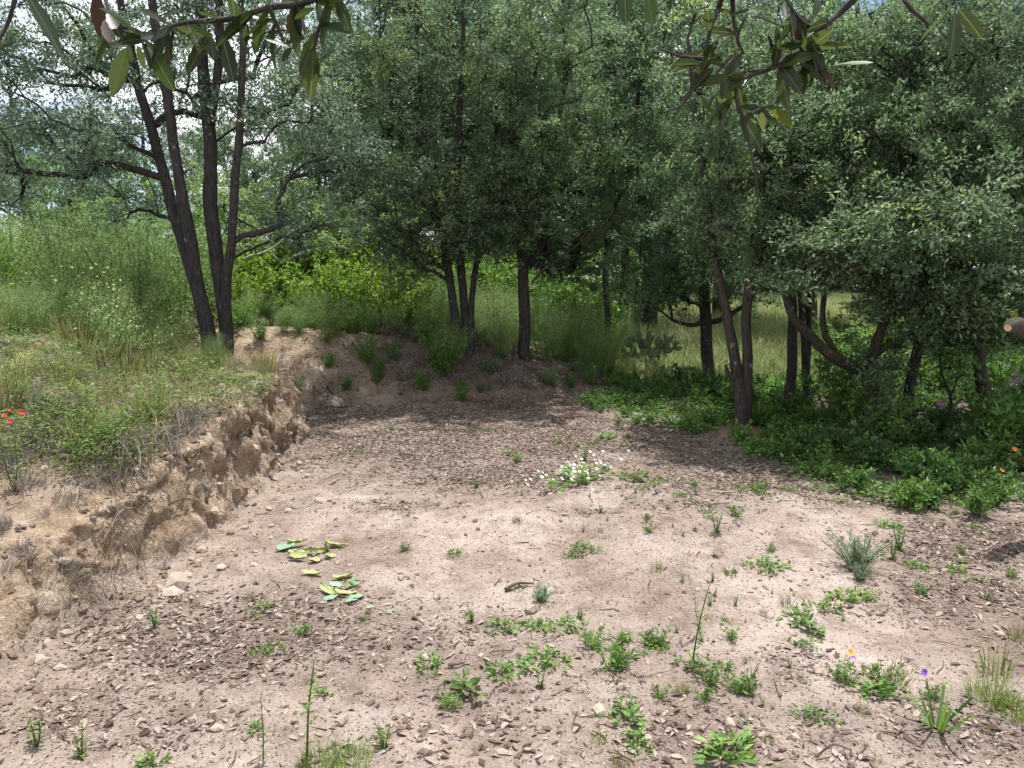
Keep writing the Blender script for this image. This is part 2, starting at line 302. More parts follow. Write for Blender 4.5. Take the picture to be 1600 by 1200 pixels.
def leaves(B, D, L_, W, rng, up=.8, fold=.18, six=False, droop=.0):
    """folded pointed leaves: base points B, directions D"""
    n = len(B); D = unit(D); L_ = np.broadcast_to(L_, n)[:, None]; W = np.broadcast_to(W, n)[:, None]
    U = unit(np.array([0, 0, up]) + rng.normal(0, .55, (n, 3))); S = unit(np.cross(D, U)); Nn = np.cross(S, D)
    tip = B + D * L_ - np.array([0, 0, 1]) * L_ * droop
    if not six:
        m = B + D * L_ * .45
        V = np.stack([B, m + S * W / 2 + Nn * W * fold, tip, m - S * W / 2 + Nn * W * fold], 1).reshape(-1, 3)
        b = np.arange(n)[:, None] * 4; F = np.concatenate([b + [[0, 1, 2]], b + [[0, 2, 3]]], 1).reshape(-1, 3); r = np.repeat(rng.random(n), 2)
    else:
        m1 = B + D * L_ * .28; m2 = B + D * L_ * .68 - np.array([0, 0, 1]) * L_ * droop * .35
        V = np.stack([B, m1 + S * W * .42 + Nn * W * fold, m2 + S * W * .40 + Nn * W * fold, tip, m2 - S * W * .40 + Nn * W * fold, m1 - S * W * .42 + Nn * W * fold, m1, m2], 1).reshape(-1, 3)
        b = np.arange(n)[:, None] * 8; F = np.concatenate([b + [q] for q in ([0, 1, 6], [6, 1, 2], [6, 2, 7], [7, 2, 3], [0, 6, 5], [6, 7, 5], [5, 7, 4], [7, 3, 4])], 1).reshape(-1, 3); r = np.repeat(rng.random(n), 8)
    return V, F, r
def blades(B, H, lean, wd, rng, curve=.35):
    """grass blades: base points, heights, lean vectors"""
    n = len(B); H = np.broadcast_to(H, n)[:, None]; a = rng.random(n) * 6.283; S = np.stack([np.cos(a), np.sin(a), a * 0], 1) * wd / 2
    up = np.array([0, 0, 1.0]); m = B + up * H * .55 + lean * H * .35; t = B + up * H * (1 - curve * np.linalg.norm(lean, axis=1, keepdims=True)) + lean * H
    V = np.stack([B - S, B + S, m - S * .7, m + S * .7, t], 1).reshape(-1, 3); b = np.arange(n)[:, None] * 5
    F = np.concatenate([b + [[0, 1, 3]], b + [[0, 3, 2]], b + [[2, 3, 4]]], 1).reshape(-1, 3)
    return V, F, np.repeat(rng.random(n), 3)

# ------------------------------------------------------------------ ground
def axis(parts):
    o = [np.arange(a, b, s) for a, b, s in parts]; return np.concatenate(o + [np.array([parts[-1][1]])])
gx = axis([(-160, -40, 8), (-40, -14, 1.2), (-14, -5, .16), (-5, -2.7, .05), (-2.7, -1.5, .0105), (-1.5, 3.4, .035), (3.4, 7, .1), (7, 16, .3), (16, 40, 1.5), (40, 160, 8)])
gy = axis([(-30, 0, 2), (0, 1.6, .2), (1.6, 3.4, .027), (3.4, 7.4, .019), (7.4, 8, .027), (8, 11, .045), (11, 16, .15), (16, 45, .7), (45, 220, 8)])
X, Y = np.meshgrid(gx, gy); Xr, Yr = X.ravel(), Y.ravel(); Z = terrain(Xr, Yr)
gV = np.stack([Xr, Yr, Z], 1)
# roughen the cut face sideways so it breaks into lumps and hollows
hs_ = terrain(Xr, Yr, False); tt = np.interp(Yr, *XB) - Xr
fc = smooth(hs_ / .12) * (1 - smooth((tt - .4) / .5)) * (Xr < -1.2) * (Yr < 9)
fc = fc * np.interp(Yr, [2, 3.6, 5], [.35, .6, 1])
wx_ = .5 * fbm(Yr * 2.2, Xr * 2.2 + Z * 2, 3); rid = np.abs(fbm(Yr * 2.6 + 3 + wx_, Z * 3.6 + 1 + wx_, 4, .62))
gV[:, 0] += fc * (.22 * fbm(Yr * 2.3 + 2, Z * 4, 5, .62) - .10 * np.clip(.05 - rid, 0, 1) / .05 + .12 * fbm(Yr * 9, Z * 10 + 4, 4, .7) + .06 * fbm(Yr * 30 + 3, Z * 34 + 4, 2, .7))
gV[:, 1] += fc * .12 * fbm(Yr * 8 + 7, Z * 11 + 11, 3)
gV[:, 2] += fc * .05 * fbm(Yr * 10 + 1, Xr * 10 + 5, 3)
nx, ny = len(gx), len(gy); ii = (np.arange(ny - 1)[:, None] * nx + np.arange(nx - 1)[None]).ravel(); gF = np.stack([ii, ii + 1, ii + nx + 1, ii + nx], 1)
lit = litter(Xr, Yr)
bank_a = np.clip(smooth((hs_ - .02) / .15) * (Xr < 1.5) * ((Xr < -1.35) | (Yr > 8)) + .25 * smooth((-1.2 - Xr) / .8), 0, 1) * (Yr < 14)
bank_a = bank_a * (1 - .7 * smooth((Yr - 8.1) / .5) * smooth((Xr + 1.7) / .5))
red_a = np.clip(np.exp(-((Xr - 2.28) ** 2 + (Yr - 7.3) ** 2) / .12) + .9 * np.exp(-((Xr + .5) ** 2 + (Yr - 8.7) ** 2) / .12) + .55 * np.exp(-((Xr - .4) ** 2 / 1.2 + (Yr - 8.9) ** 2 / .25)) + 1.1 * smooth((hs_ - .08) / .2) * (Yr > 8.2) * smooth((Xr + 1.9) / .5) * np.clip(.6 + 2 * fbm(Xr * 2, Yr * 2, 3), 0, 1), 0, 1)
pqx, pqy = proj(gV); pale = np.zeros_like(pqx)
for (a_, b_, c_, d_) in [(640, 830, 260, 55), (1000, 800, 220, 35), (900, 880, 260, 60), (1180, 820, 160, 25), (1230, 930, 170, 60), (1330, 1000, 160, 60), (1450, 1090, 100, 60), (650, 1150, 90, 40), (800, 690, 130, 12), (690, 700, 100, 10), (850, 960, 80, 20)]: pale = np.maximum(pale, np.clip(1.5 - np.hypot((pqx - a_) / c_, (pqy - b_) / d_), 0, 1))
pale = pale * np.clip(.75 + 2.2 * fbm(Xr * 1.8 + 5, Yr * 1.8, 4, .6), 0, 1)
hum_shade_a = np.clip(.27 * (1 - pale) * (1 - .8 * bank_a) + .75 * smooth((tt - .28) / .3) * (Yr < 9) * (Xr < -1.5) * np.clip(.7 + 1.6 * fbm(Xr * 1.7, Yr * 1.7 + 8, 3), 0, 1) + 1.0 * smooth((hs_ - .06) / .2) * (Yr > 8.2) * smooth((Xr + 1.6) / .5) * np.clip(.6 + 1.5 * fbm(Xr * 4, Yr * 4, 3), 0, 1) + lit * .62 + smooth((Xr - 2.2) / 1.2) * smooth((Yr - 5.2) / 1) * .9 + .75 * smooth((Yr - 9.6) / .8) + .55 * bank_a * smooth((tt - .7) / .6) * np.clip(.5 + 2 * fbm(Xr * 1.5, Yr * 1.5, 3), 0, 1), 0, 1)  # humus and litter tone; on the back bank its shade is painted in too
scol = np.stack([bank_a, red_a * .8, hum_shade_a, hum_shade_a * 0 + 1], 1)
cxf, cyf = gV[gF].mean(1)[:, 0], gV[gF].mean(1)[:, 1]; hf = terrain(cxf, cyf, False)
is_bank = (hf > .09) & ((cxf < -1.35) | ((cyf > 8) & (cxf < 1.6))) & (cyf < 11) & (cxf > -14); is_mead = (cyf > 11) | (cxf < -14) | (cxf > 8)
for nm, sel in (('ground', ~is_bank & ~is_mead), ('earth_bank', is_bank), ('meadow_ground', is_mead & ~is_bank)):
    f = gF[sel]; u, inv = np.unique(f, return_inverse=True); mb = MB(); mb.add(gV[u], inv.reshape(f.shape))
    me = mb.mesh(nm, ['field' if nm == 'meadow_ground' else 'soil'], True); ca = me.color_attributes.new('soil', 'FLOAT_COLOR', 'POINT'); ca.data.foreach_set('color', scol[u].astype(np.float32).ravel())
    tag(link(nm, me), {'ground': 'bare sandy clearing floor strewn with brown leaves', 'earth_bank': 'raw earth bank cut along the clearing edge', 'meadow_ground': 'open field ground beyond the trees'}[nm], None, None, 'structure')

# ------------------------------------------------------------------ trees
def make_tree(name, label, group, base, stems, clumps, leaf, bark='bark', nleaf=300, lsize=.050, lw=.42, sig=.225, seed=1, limb=.0075, upright=.35, parts=True, cat='tree'):
    """stems: lists of (x, y, z, radius); clumps: (centre, radii, count). Limbs grow from the stems to every leaf clump."""
    rng = np.random.default_rng(seed); base = np.asarray(base, float)
    root = bpy.data.objects.new(name, None); C.objects.link(root); root.location = base; root.empty_display_size = .2
    tag(root, label, cat, group)
    pos, rad, par, sid = [], [], [], []; trunks = []
    for si, st in enumerate(stems):
        S = spline(np.array(st, float), 7); S[:, :2] += np.stack([fbm(S[:, 2] * 1.7 + seed + si, S[:, 2] * 0, 2), fbm(S[:, 2] * 1.7, S[:, 2] * 0 + seed + 9, 2)], 1) * np.clip(S[:, 3:4] * .9, 0, .08)
        rr = np.maximum(S[:, 3], .006) * (1 + .12 * fbm(np.arange(len(S)) * .8 + seed, np.zeros(len(S)) + si, 2))
        fl = np.linspace(0, 1, len(S)); 
        if si == 0 or np.linalg.norm(S[0, :3] - base) < .5: rr = rr * (1 + .5 * np.exp(-np.arange(len(S)) / 1.7))
        V, F = tube(S[:, :3], rr, 12); ctr = np.repeat(S[:, :3], 12, 0); d = V - ctr
        V = ctr + d * (1 + .28 * fbm(np.arctan2(d[:, 1], d[:, 0]) * 1.6 + seed, V[:, 2] * 2.2, 3))[:, None]
        mb = MB(); mb.add(V, F); t = link('trunk', mb.mesh('trunk', [bark], True, base), root); trunks.append(t)
        for q in range(len(S)): pos.append(S[q, :3]); rad.append(rr[q]); par.append(-1); sid.append(si)
    cents, cs = [], []
    for (c, r, n) in clumps:
        c = np.asarray(c, float); r = np.asarray(r, float); tries = 0; got = []
        while len(got) < n and tries < n * 30:
            tries += 1; p = rng.normal(0, 1, 3); p = c + r * p / np.linalg.norm(p) * rng.random() ** .4
            if all(np.linalg.norm((p - g) / r) > .9 / n ** .38 for g in got): got.append(p)
        cents += got
    cents = np.array(cents); P0 = np.array(pos); nst = len(P0)
    order = np.argsort([np.min(np.linalg.norm(P0 - c, axis=1)) for c in cents])
    cap = 20000; PA = np.zeros((cap, 3)); PA[:nst] = P0; k = nst; par = list(par); rt = list(range(nst)); term = []; cnt = np.zeros(cap)
    for ci in order:
        c = cents[ci]; d = PA[:k] - c; dist = np.linalg.norm(d, axis=1); pen = np.clip(d[:, 2] + .15 * dist, 0, None) * 1.6
        horiz = np.linalg.norm(d[:, :2], axis=1); pen = pen + np.clip(upright * horiz - (-d[:, 2]), 0, None) * .6
        j = int(np.argmin(dist + pen)); a = PA[j]; m = max(3, int(dist[j] / .22)); off = rng.normal(0, .06, 3) * dist[j]
        prev = j
        for q in range(1, m + 1):
            u = q / m; p = a * (1 - u) + c * u + off * math.sin(u * math.pi) + np.array([0, 0, .10 * dist[j] * math.sin(u * math.pi)]) * (1 if c[2] > a[2] else -.3) + rng.normal(0, .012, 3)
            if k >= cap - 1: break
            PA[k] = p; par.append(prev); rt.append(rt[j] if j >= nst else j); prev = k; k += 1
        term.append(prev)
    for tnode in term:
        q = tnode
        while q >= nst: cnt[q] += 1; q = par[q]
    kids = {}
    for q in range(nst, k): kids.setdefault(par[q], []).append(q)
    rad = list(rad) + [0] * (k - nst)
    for q in range(nst, k):
        rad[q] = limb * cnt[q] ** .55
        if par[q] < nst: rad[q] = min(rad[q], rad[par[q]] * .7)
        else: rad[q] = min(rad[q], rad[par[q]] * 1.0)
    # one branch object per limb that leaves a trunk
    for q0 in range(nst):
        for b0 in kids.get(q0, []):
            mb = MB(); stack = [(q0, b0)]
            while stack:
                s0, q = stack.pop(); line = [s0, q]
                while kids.get(q):
                    ch = sorted(kids[q], key=lambda z: -cnt[z]); line.append(ch[0])
                    for z in ch[1:]: stack.append((q, z))
                    q = ch[0]
                R = np.array([rad[z] if z >= nst else rad[line[1]] for z in line]); R[-1] *= .5; R[0] = R[1] if s0 < nst else min(rad[s0], R[1] * 1.2)
                mb.add(*tube(PA[line], np.maximum(R, .003), 6 if R[0] > .02 else 4))
            link('branch', mb.mesh('branch', [bark], True, base), trunks[sid[q0]])
    # twigs and leaves
    tw, lf = MB(), MB(); nt_ = 7
    for c, tn in zip(cents[order], term):
        young = rng.random() < .10; tone = rng.uniform(-.18, .18) + (.4 if young else 0)
        s = sig * rng.uniform(.75, 1.3); dr = unit(rng.normal(0, 1, (nt_, 3)) + np.array([0, 0, .25])); ln = s * rng.uniform(.9, 2.1, nt_); nl = max(1, int(nleaf * rng.uniform(.55, 1.35) / nt_))
        for d, l_ in zip(dr, ln):
            e = c + d * l_ * np.array([1, 1, .75]); mid = (c + e) / 2 + np.array([0, 0, .12 * l_])
            tw.add(*tube(np.array([c, mid, e]), np.array([.004, .003, .0015]), 3))
            u = rng.random(nl) ** .6; B = c + (e - c) * u[:, None] + np.array([0, 0, .12 * l_]) * np.sin(u * 3.14)[:, None] + rng.normal(0, s * .14, (nl, 3))
            D = d * .6 + rng.normal(0, .75, (nl, 3)) + np.array([0, 0, -.05])
            lf.add(*(lambda q: (q[0], q[1], 0, np.clip(q[2] * .8 + .08 + tone, 0, 1)))(leaves(B, D, lsize * rng.uniform(.65, 1.3, nl), lsize * lw * rng.uniform(.8, 1.2, nl), rng, .9, .16)))
    cr = link('crown', lf.mesh('crown', [leaf], False, base), root); cr['kind'] = 'stuff'
    tg = link('twigs', tw.mesh('twigs', [bark], True, base), cr); tg['kind'] = 'stuff'
    return root
def cl(px, py, Yd, rx, ry, rd, n):
    return (P(px, py, Yd), (rx * Yd / FPX, rd, ry * Yd / FPX), n)
def st(Yd, pts, dy=None):
    """a stem through points given as seen (px, py, width px) at Yd metres, drifting dy metres in depth"""
    o = []
    for i, (px, py, wp) in enumerate(pts):
        yy = Yd + (0 if dy is None else dy * i / (len(pts) - 1)); p = P(px, py, yy); o.append((*p, wp * .72 * yy / FPX / 2))
    return o
def sl(Yd, pts, dy=None): return [(a, b, c, r * .86) for a, b, c, r in st(Yd, pts, dy)]
def grounded(stem, x, y):
    """drop a stem's foot a little into the soil"""
    return [(x, y, GZ(x, y) - .12, stem[0][3] * 1.15)] + stem
def foot(px, Yd):
    x = (px - 800) / FPX * Yd * 1.0; x = P(px, 600, Yd)[0]; return x, Yd

x, y = foot(345, 8.0); b = (x, y, GZ(x, y))
make_tree('oak_tree', 'tall dark oak with several close trunks on the grassy bank', 'oak trees', b, [
    grounded(sl(8.0, [(322, 500, 36), (292, 400, 30), (265, 310, 27), (235, 200, 24), (205, 80, 20), (180, -40, 15), (160, -200, 8)], .5), x - .12, 8.0),
    sl(8.05, [(318, 480, 22), (300, 400, 30), (277, 260, 26), (255, 110, 23), (236, -10, 18), (225, -200, 9)], -.3),
    grounded(sl(8.05, [(352, 520, 34), (336, 400, 34), (328, 250, 33), (318, 100, 27), (308, -30, 20), (300, -230, 9)], .2), x + .02, 8.05),
    sl(8.1, [(330, 190, 20), (343, 80, 21), (342, -20, 17), (350, -180, 8)], -.3),
    grounded(sl(8.0, [(354, 500, 24), (353, 430, 25), (362, 370, 21), (370, 250, 20), (379, 100, 17), (376, -20, 13), (390, -200, 7)], -.5), x + .08, 7.95)],
    [cl(70, 40, 8.2, 110, 60, .9, 15), cl(110, 215, 7.9, 120, 45, .8, 14), cl(60, 130, 8.0, 70, 40, .7, 5), cl(210, 60, 8.4, 90, 80, 1.2, 12), cl(440, 90, 8.6, 90, 60, 1, 14), cl(450, 195, 8.4, 110, 55, 1, 16), cl(520, 250, 8.4, 80, 50, 1, 7),
     cl(440, 350, 8.4, 90, 30, .6, 7), cl(300, -140, 8.2, 330, 90, 1.8, 34), cl(130, 270, 8.6, 110, 40, .8, 8), cl(200, 330, 8.8, 60, 30, .5, 4), cl(150, 100, 8.6, 130, 80, 1.2, 14), cl(300, 120, 8.8, 120, 90, 1.2, 12), cl(380, 20, 8.6, 120, 60, 1.2, 12), cl(20, 300, 8.8, 90, 30, .6, 6)], 'oak_grey', nleaf=330, seed=3, sig=.27)

x, y = foot(716, 9.7); b = (x, y, GZ(x, y))
make_tree('oak_tree', 'slender oak with three thin stems on the back bank, beside the leafy bush', 'oak trees', b, [
    grounded(st(9.7, [(716, 530, 20), (703, 450, 19), (694, 390, 18), (680, 330, 15), (668, 260, 12), (655, 120, 9), (648, -40, 6)], .2), x - .02, 9.7),
    grounded(st(9.75, [(728, 530, 18), (722, 440, 19), (718, 360, 16), (715, 230, 14), (722, 100, 10), (725, -80, 6)], .2), x + .08, 9.75),
    grounded(st(9.7, [(735, 520, 15), (741, 430, 13), (752, 380, 11), (770, 300, 8), (775, 160, 5)], .3), x + .14, 9.7)],
    [cl(620, 110, 9.7, 90, 100, 1, 26), cl(690, 290, 9.5, 130, 90, 1.1, 44), cl(740, 140, 9.8, 110, 110, 1.2, 34), cl(655, 395, 9.5, 70, 40, .6, 12), cl(735, 380, 9.6, 70, 45, .6, 10), cl(700, -80, 9.8, 170, 90, 1.6, 14), cl(560, 330, 9.9, 60, 50, .8, 8)], 'oak', nleaf=310 + 70, seed=5)

x, y = foot(822, 10.0); b = (x, y, GZ(x, y))
make_tree('oak_tree', 'single straight oak trunk on the back bank left of the gap in the bank', 'oak trees', b, [
    grounded(st(10.0, [(820, 540, 26), (818, 470, 24), (816, 400, 23), (812, 330, 20), (800, 220, 16), (795, 80, 11), (800, -80, 7)], .3), x, y),
    st(10.1, [(812, 330, 13), (850, 270, 11), (880, 150, 9), (890, -20, 6)], .4)],
    [cl(815, 250, 9.6, 90, 80, 1.1, 28), cl(880, 200, 9.9, 90, 100, 1.2, 26), cl(850, 80, 10, 130, 90, 1.3, 32), cl(800, 350, 9.7, 90, 50, .8, 16), cl(860, -80, 10, 160, 90, 1.6, 13)], 'oak_pale', nleaf=310 + 70, seed=8)

x, y = foot(949, 12.6); b = (x, y, GZ(x, y))
make_tree('oak_tree', 'thin upright dark trunk between the back bank and the field', 'oak trees', b, [
    grounded(st(12.6, [(949, 520, 14), (947, 430, 14), (953, 350, 13), (958, 230, 11), (960, 80, 8), (965, -60, 5)], .2), x, y)],
    [cl(955, 180, 12, 100, 120, 1.5, 40), cl(1000, 300, 12, 70, 70, 1.2, 18), cl(940, 350, 12.3, 60, 50, .9, 9), cl(980, 20, 12, 110, 80, 1.5, 22)], 'oak', nleaf=320 + 70, seed=12, lsize=.065)

x, y = foot(1110, 10.4); b = (x, y, GZ(x, y))
make_tree('oak_tree', 'dark leaning trunk at the edge of the sunlit field behind the forked tree', 'oak trees', b, [
    grounded(st(10.4, [(1109, 580, 26), (1104, 500, 25), (1098, 420, 23), (1092, 320, 18), (1096, 180, 13), (1100, 20, 8)], .2), x, y),
    st(10.45, [(1106, 505, 12), (1130, 497, 11), (1170, 470, 9), (1195, 430, 6)], -.4), st(10.4, [(1104, 500, 12), (1080, 508, 10), (1050, 500, 7)], -.3)],
    [cl(1080, 310, 10, 100, 110, 1.2, 40), cl(1050, 455, 10.2, 90, 30, .9, 22), cl(1160, 455, 10.2, 50, 20, .5, 6), cl(1020, 390, 10.4, 70, 45, .9, 12), cl(1100, 130, 10.4, 110, 100, 1.4, 30), cl(1130, 400, 10.1, 60, 40, .7, 10), cl(1080, -40, 10.4, 130, 80, 1.4, 16)], 'oak', nleaf=310 + 70, seed=15)

x, y = foot(1157, 7.6); b = (x, y, GZ(x, y))
make_tree('oak_tree', 'grey forked tree with two slim stems rising from a small earth mound', 'oak trees', b, [
    grounded(st(7.6, [(1157, 640, 30), (1150, 580, 25), (1139, 520, 22), (1126, 450, 19), (1110, 370, 17), (1102, 290, 14), (1088, 190, 11), (1075, 60, 7)], .1), x, y),
    grounded(st(7.62, [(1163, 640, 28), (1166, 570, 22), (1167, 500, 21), (1173, 440, 20), (1188, 390, 19), (1200, 345, 16), (1202, 290, 11), (1215, 200, 8), (1235, 90, 5)], -.2), x + .04, y),
    st(7.6, [(1146, 592, 8), (1137, 580, 8), (1134, 570, 6)]), st(7.6, [(1172, 440, 9), (1182, 400, 8), (1165, 330, 7), (1150, 270, 5)], -.4),
    st(7.55, [(1200, 350, 9), (1225, 315, 8), (1265, 280, 7), (1290, 235, 5)], -.3)],
    [cl(1190, 260, 7.4, 100, 50, .9, 22), cl(1140, 350, 7.5, 110, 55, .8, 16), cl(1240, 190, 7.5, 120, 70, 1, 24), cl(1120, 210, 7.5, 70, 60, .8, 12), cl(1180, 50, 7.8, 150, 100, 1.2, 26), cl(1250, 330, 7.3, 70, 50, .7, 10)], 'oak_pale', 'bark_grey', nleaf=300 + 70, seed=18)

x, y = foot(1234, 8.5); b = (x, y, GZ(x, y))
make_tree('oak_tree', 'straight dark trunk in the shade just behind the mossy leaning limb', 'oak trees', b, [
    grounded(st(8.5, [(1234, 620, 22), (1237, 560, 21), (1239, 490, 20), (1238, 400, 17), (1245, 250, 12), (1260, 90, 7)], .1), x, y)],
    [cl(1240, 400, 8.3, 80, 45, .8, 16), cl(1190, 440, 9, 50, 20, .5, 5), cl(1280, 250, 8.5, 110, 100, 1.1, 26), cl(1290, 90, 8.5, 110, 100, 1.2, 22)], 'oak', nleaf=300 + 70, seed=21)
x, y = foot(1260, 8.8); b = (x, y, GZ(x, y))
make_tree('oak_tree', 'dark trunk splitting into a narrow V behind the mossy limb', 'oak trees', b, [
    grounded(st(8.8, [(1260, 620, 18), (1259, 570, 17), (1255, 530, 12), (1250, 480, 11), (1246, 400, 9), (1240, 300, 6)]), x, y),
    st(8.8, [(1259, 575, 12), (1264, 520, 12), (1266, 470, 11), (1275, 380, 9), (1290, 250, 6)], .2)],
    [cl(1310, 340, 8.8, 80, 70, .9, 15), cl(1230, 330, 9, 70, 60, .9, 10)], 'oak', nleaf=280, seed=24)

x, y = foot(1360, 6.9); b = (x, y, GZ(x, y))
make_tree('oak_tree', 'old crooked oak with a mossy limb leaning out over the field gap', 'oak trees', b, [
    grounded(st(6.9, [(1362, 650, 34), (1355, 590, 33), (1335, 574, 27), (1300, 556, 24), (1262, 520, 22), (1238, 490, 18), (1225, 440, 13), (1215, 380, 8)], -.2), x, y),
    st(6.9, [(1356, 585, 26), (1375, 520, 21), (1400, 450, 17), (1430, 370, 12), (1440, 260, 7)], -.3),
    st(6.85, [(1312, 560, 15), (1290, 520, 14), (1288, 470, 11), (1300, 410, 8)], .2)],
    [cl(1300, 405, 6.7, 110, 45, .9, 26), cl(1420, 365, 6.5, 120, 80, .9, 40), cl(1500, 450, 6.5, 100, 45, .9, 24), cl(1430, 480, 6.8, 80, 30, .7, 14), cl(1530, 520, 6.7, 70, 30, .6, 12), cl(1370, 600, 6.7, 20, 25, .12, 3)], 'oak', 'bark_moss', nleaf=330 + 70, seed=27)

x, y = foot(1415, 7.2); b = (x, y, GZ(x, y))
make_tree('oak_tree', 'dark trunk leaning to the right in the shade beside the crooked oak', 'oak trees', b, [
    grounded(st(7.2, [(1413, 670, 22), (1424, 610, 22), (1438, 540, 21), (1448, 440, 17), (1445, 300, 13), (1430, 150, 8)], .3), x, y)],
    [cl(1430, 220, 7.4, 160, 90, 1.1, 44), cl(1340, 250, 7.3, 90, 70, .9, 18), cl(1420, 80, 7.6, 130, 90, 1.2, 24)], 'oak_pale', nleaf=310 + 70, seed=30)
x, y = foot(1545, 7.5); b = (x, y, GZ(x, y))
make_tree('oak_tree', 'thick dark trunk curving away at the right edge of the picture', 'oak trees', b, [
    grounded(st(7.5, [(1548, 655, 46), (1562, 625, 42), (1600, 590, 38), (1640, 530, 32), (1650, 400, 24), (1630, 200, 14), (1610, 0, 8)], .2), x, y),
    st(7.5, [(1540, 640, 30), (1528, 560, 24), (1532, 470, 20), (1540, 360, 15), (1530, 200, 9)], .3)],
    [cl(1560, 280, 7, 110, 140, 1.2, 44), cl(1560, 460, 7, 90, 50, .9, 16), cl(1510, 80, 7.4, 150, 100, 1.3, 38), cl(1690, 200, 7, 100, 160, 1.2, 18)], 'oak', nleaf=320 + 70, seed=33)
x, y = foot(1482, 6.9); b = (x, y, GZ(x, y))
make_tree('sapling', 'thin forked sapling in the undergrowth in front of the curving trunk', None, b, [
    grounded(st(6.9, [(1482, 650, 7), (1484, 620, 6), (1470, 580, 5), (1468, 530, 4)]), x, y), st(6.9, [(1484, 622, 5), (1495, 595, 4), (1500, 560, 3)])],
    [cl(1475, 550, 6.9, 30, 30, .3, 4), cl(1500, 580, 6.9, 25, 25, .2, 3)], 'herb_dark', nleaf=90, seed=36, sig=.12, cat='sapling')

# ---- trees behind: a few kinds, copied
def proto_tree(seed, leaf, h=7.0, wd=2.0, low=.2, bark='bark', nleaf=240, conifer=False, ls=.10):
    rng = np.random.default_rng(seed)
    stems = [[(0, 0, -.3, .16), (.1, 0, h * .25, .13), (rng.normal(0, .2), 0, h * .5, .10), (rng.normal(0, .2), .1, h * .75, .06), (0, 0, h * .97, .02)]]
    if conifer: cls = [((0, 0, h * (low + (.97 - low) * (i + .5) / 8)), ((wd * (1.08 - i / 8)), wd * (1.08 - i / 8), h * .05), int(15 - 1.4 * i)) for i in range(8)]
    else:
        cls = [((0, 0, h * (.5 + low / 2)), (wd, wd, h * (.5 - low / 2)), 62)]
        for i in range(6): a = i * 1.05 + rng.random(); cls.append(((wd * .8 * math.cos(a), wd * .8 * math.sin(a), h * rng.uniform(low + .1, .85)), (wd * .45, wd * .45, h * .1), 8))
    return make_tree('background_tree', 'x', 'trees behind the clearing', (0, 0, 0), stems, cls, leaf, bark, nleaf=nleaf, lsize=ls, lw=.45, sig=.36, seed=seed, limb=.009)
protos = {'dark': proto_tree(51, 'far', 7, 2.1), 'light': proto_tree(52, 'far_light', 5, 1.9, .08), 'round': proto_tree(53, 'oak_grey', 6.5, 2.6, .15), 'pine': proto_tree(54, 'conifer', 8.5, 1.9, .28, 'bark_red', 260, True, .11)}
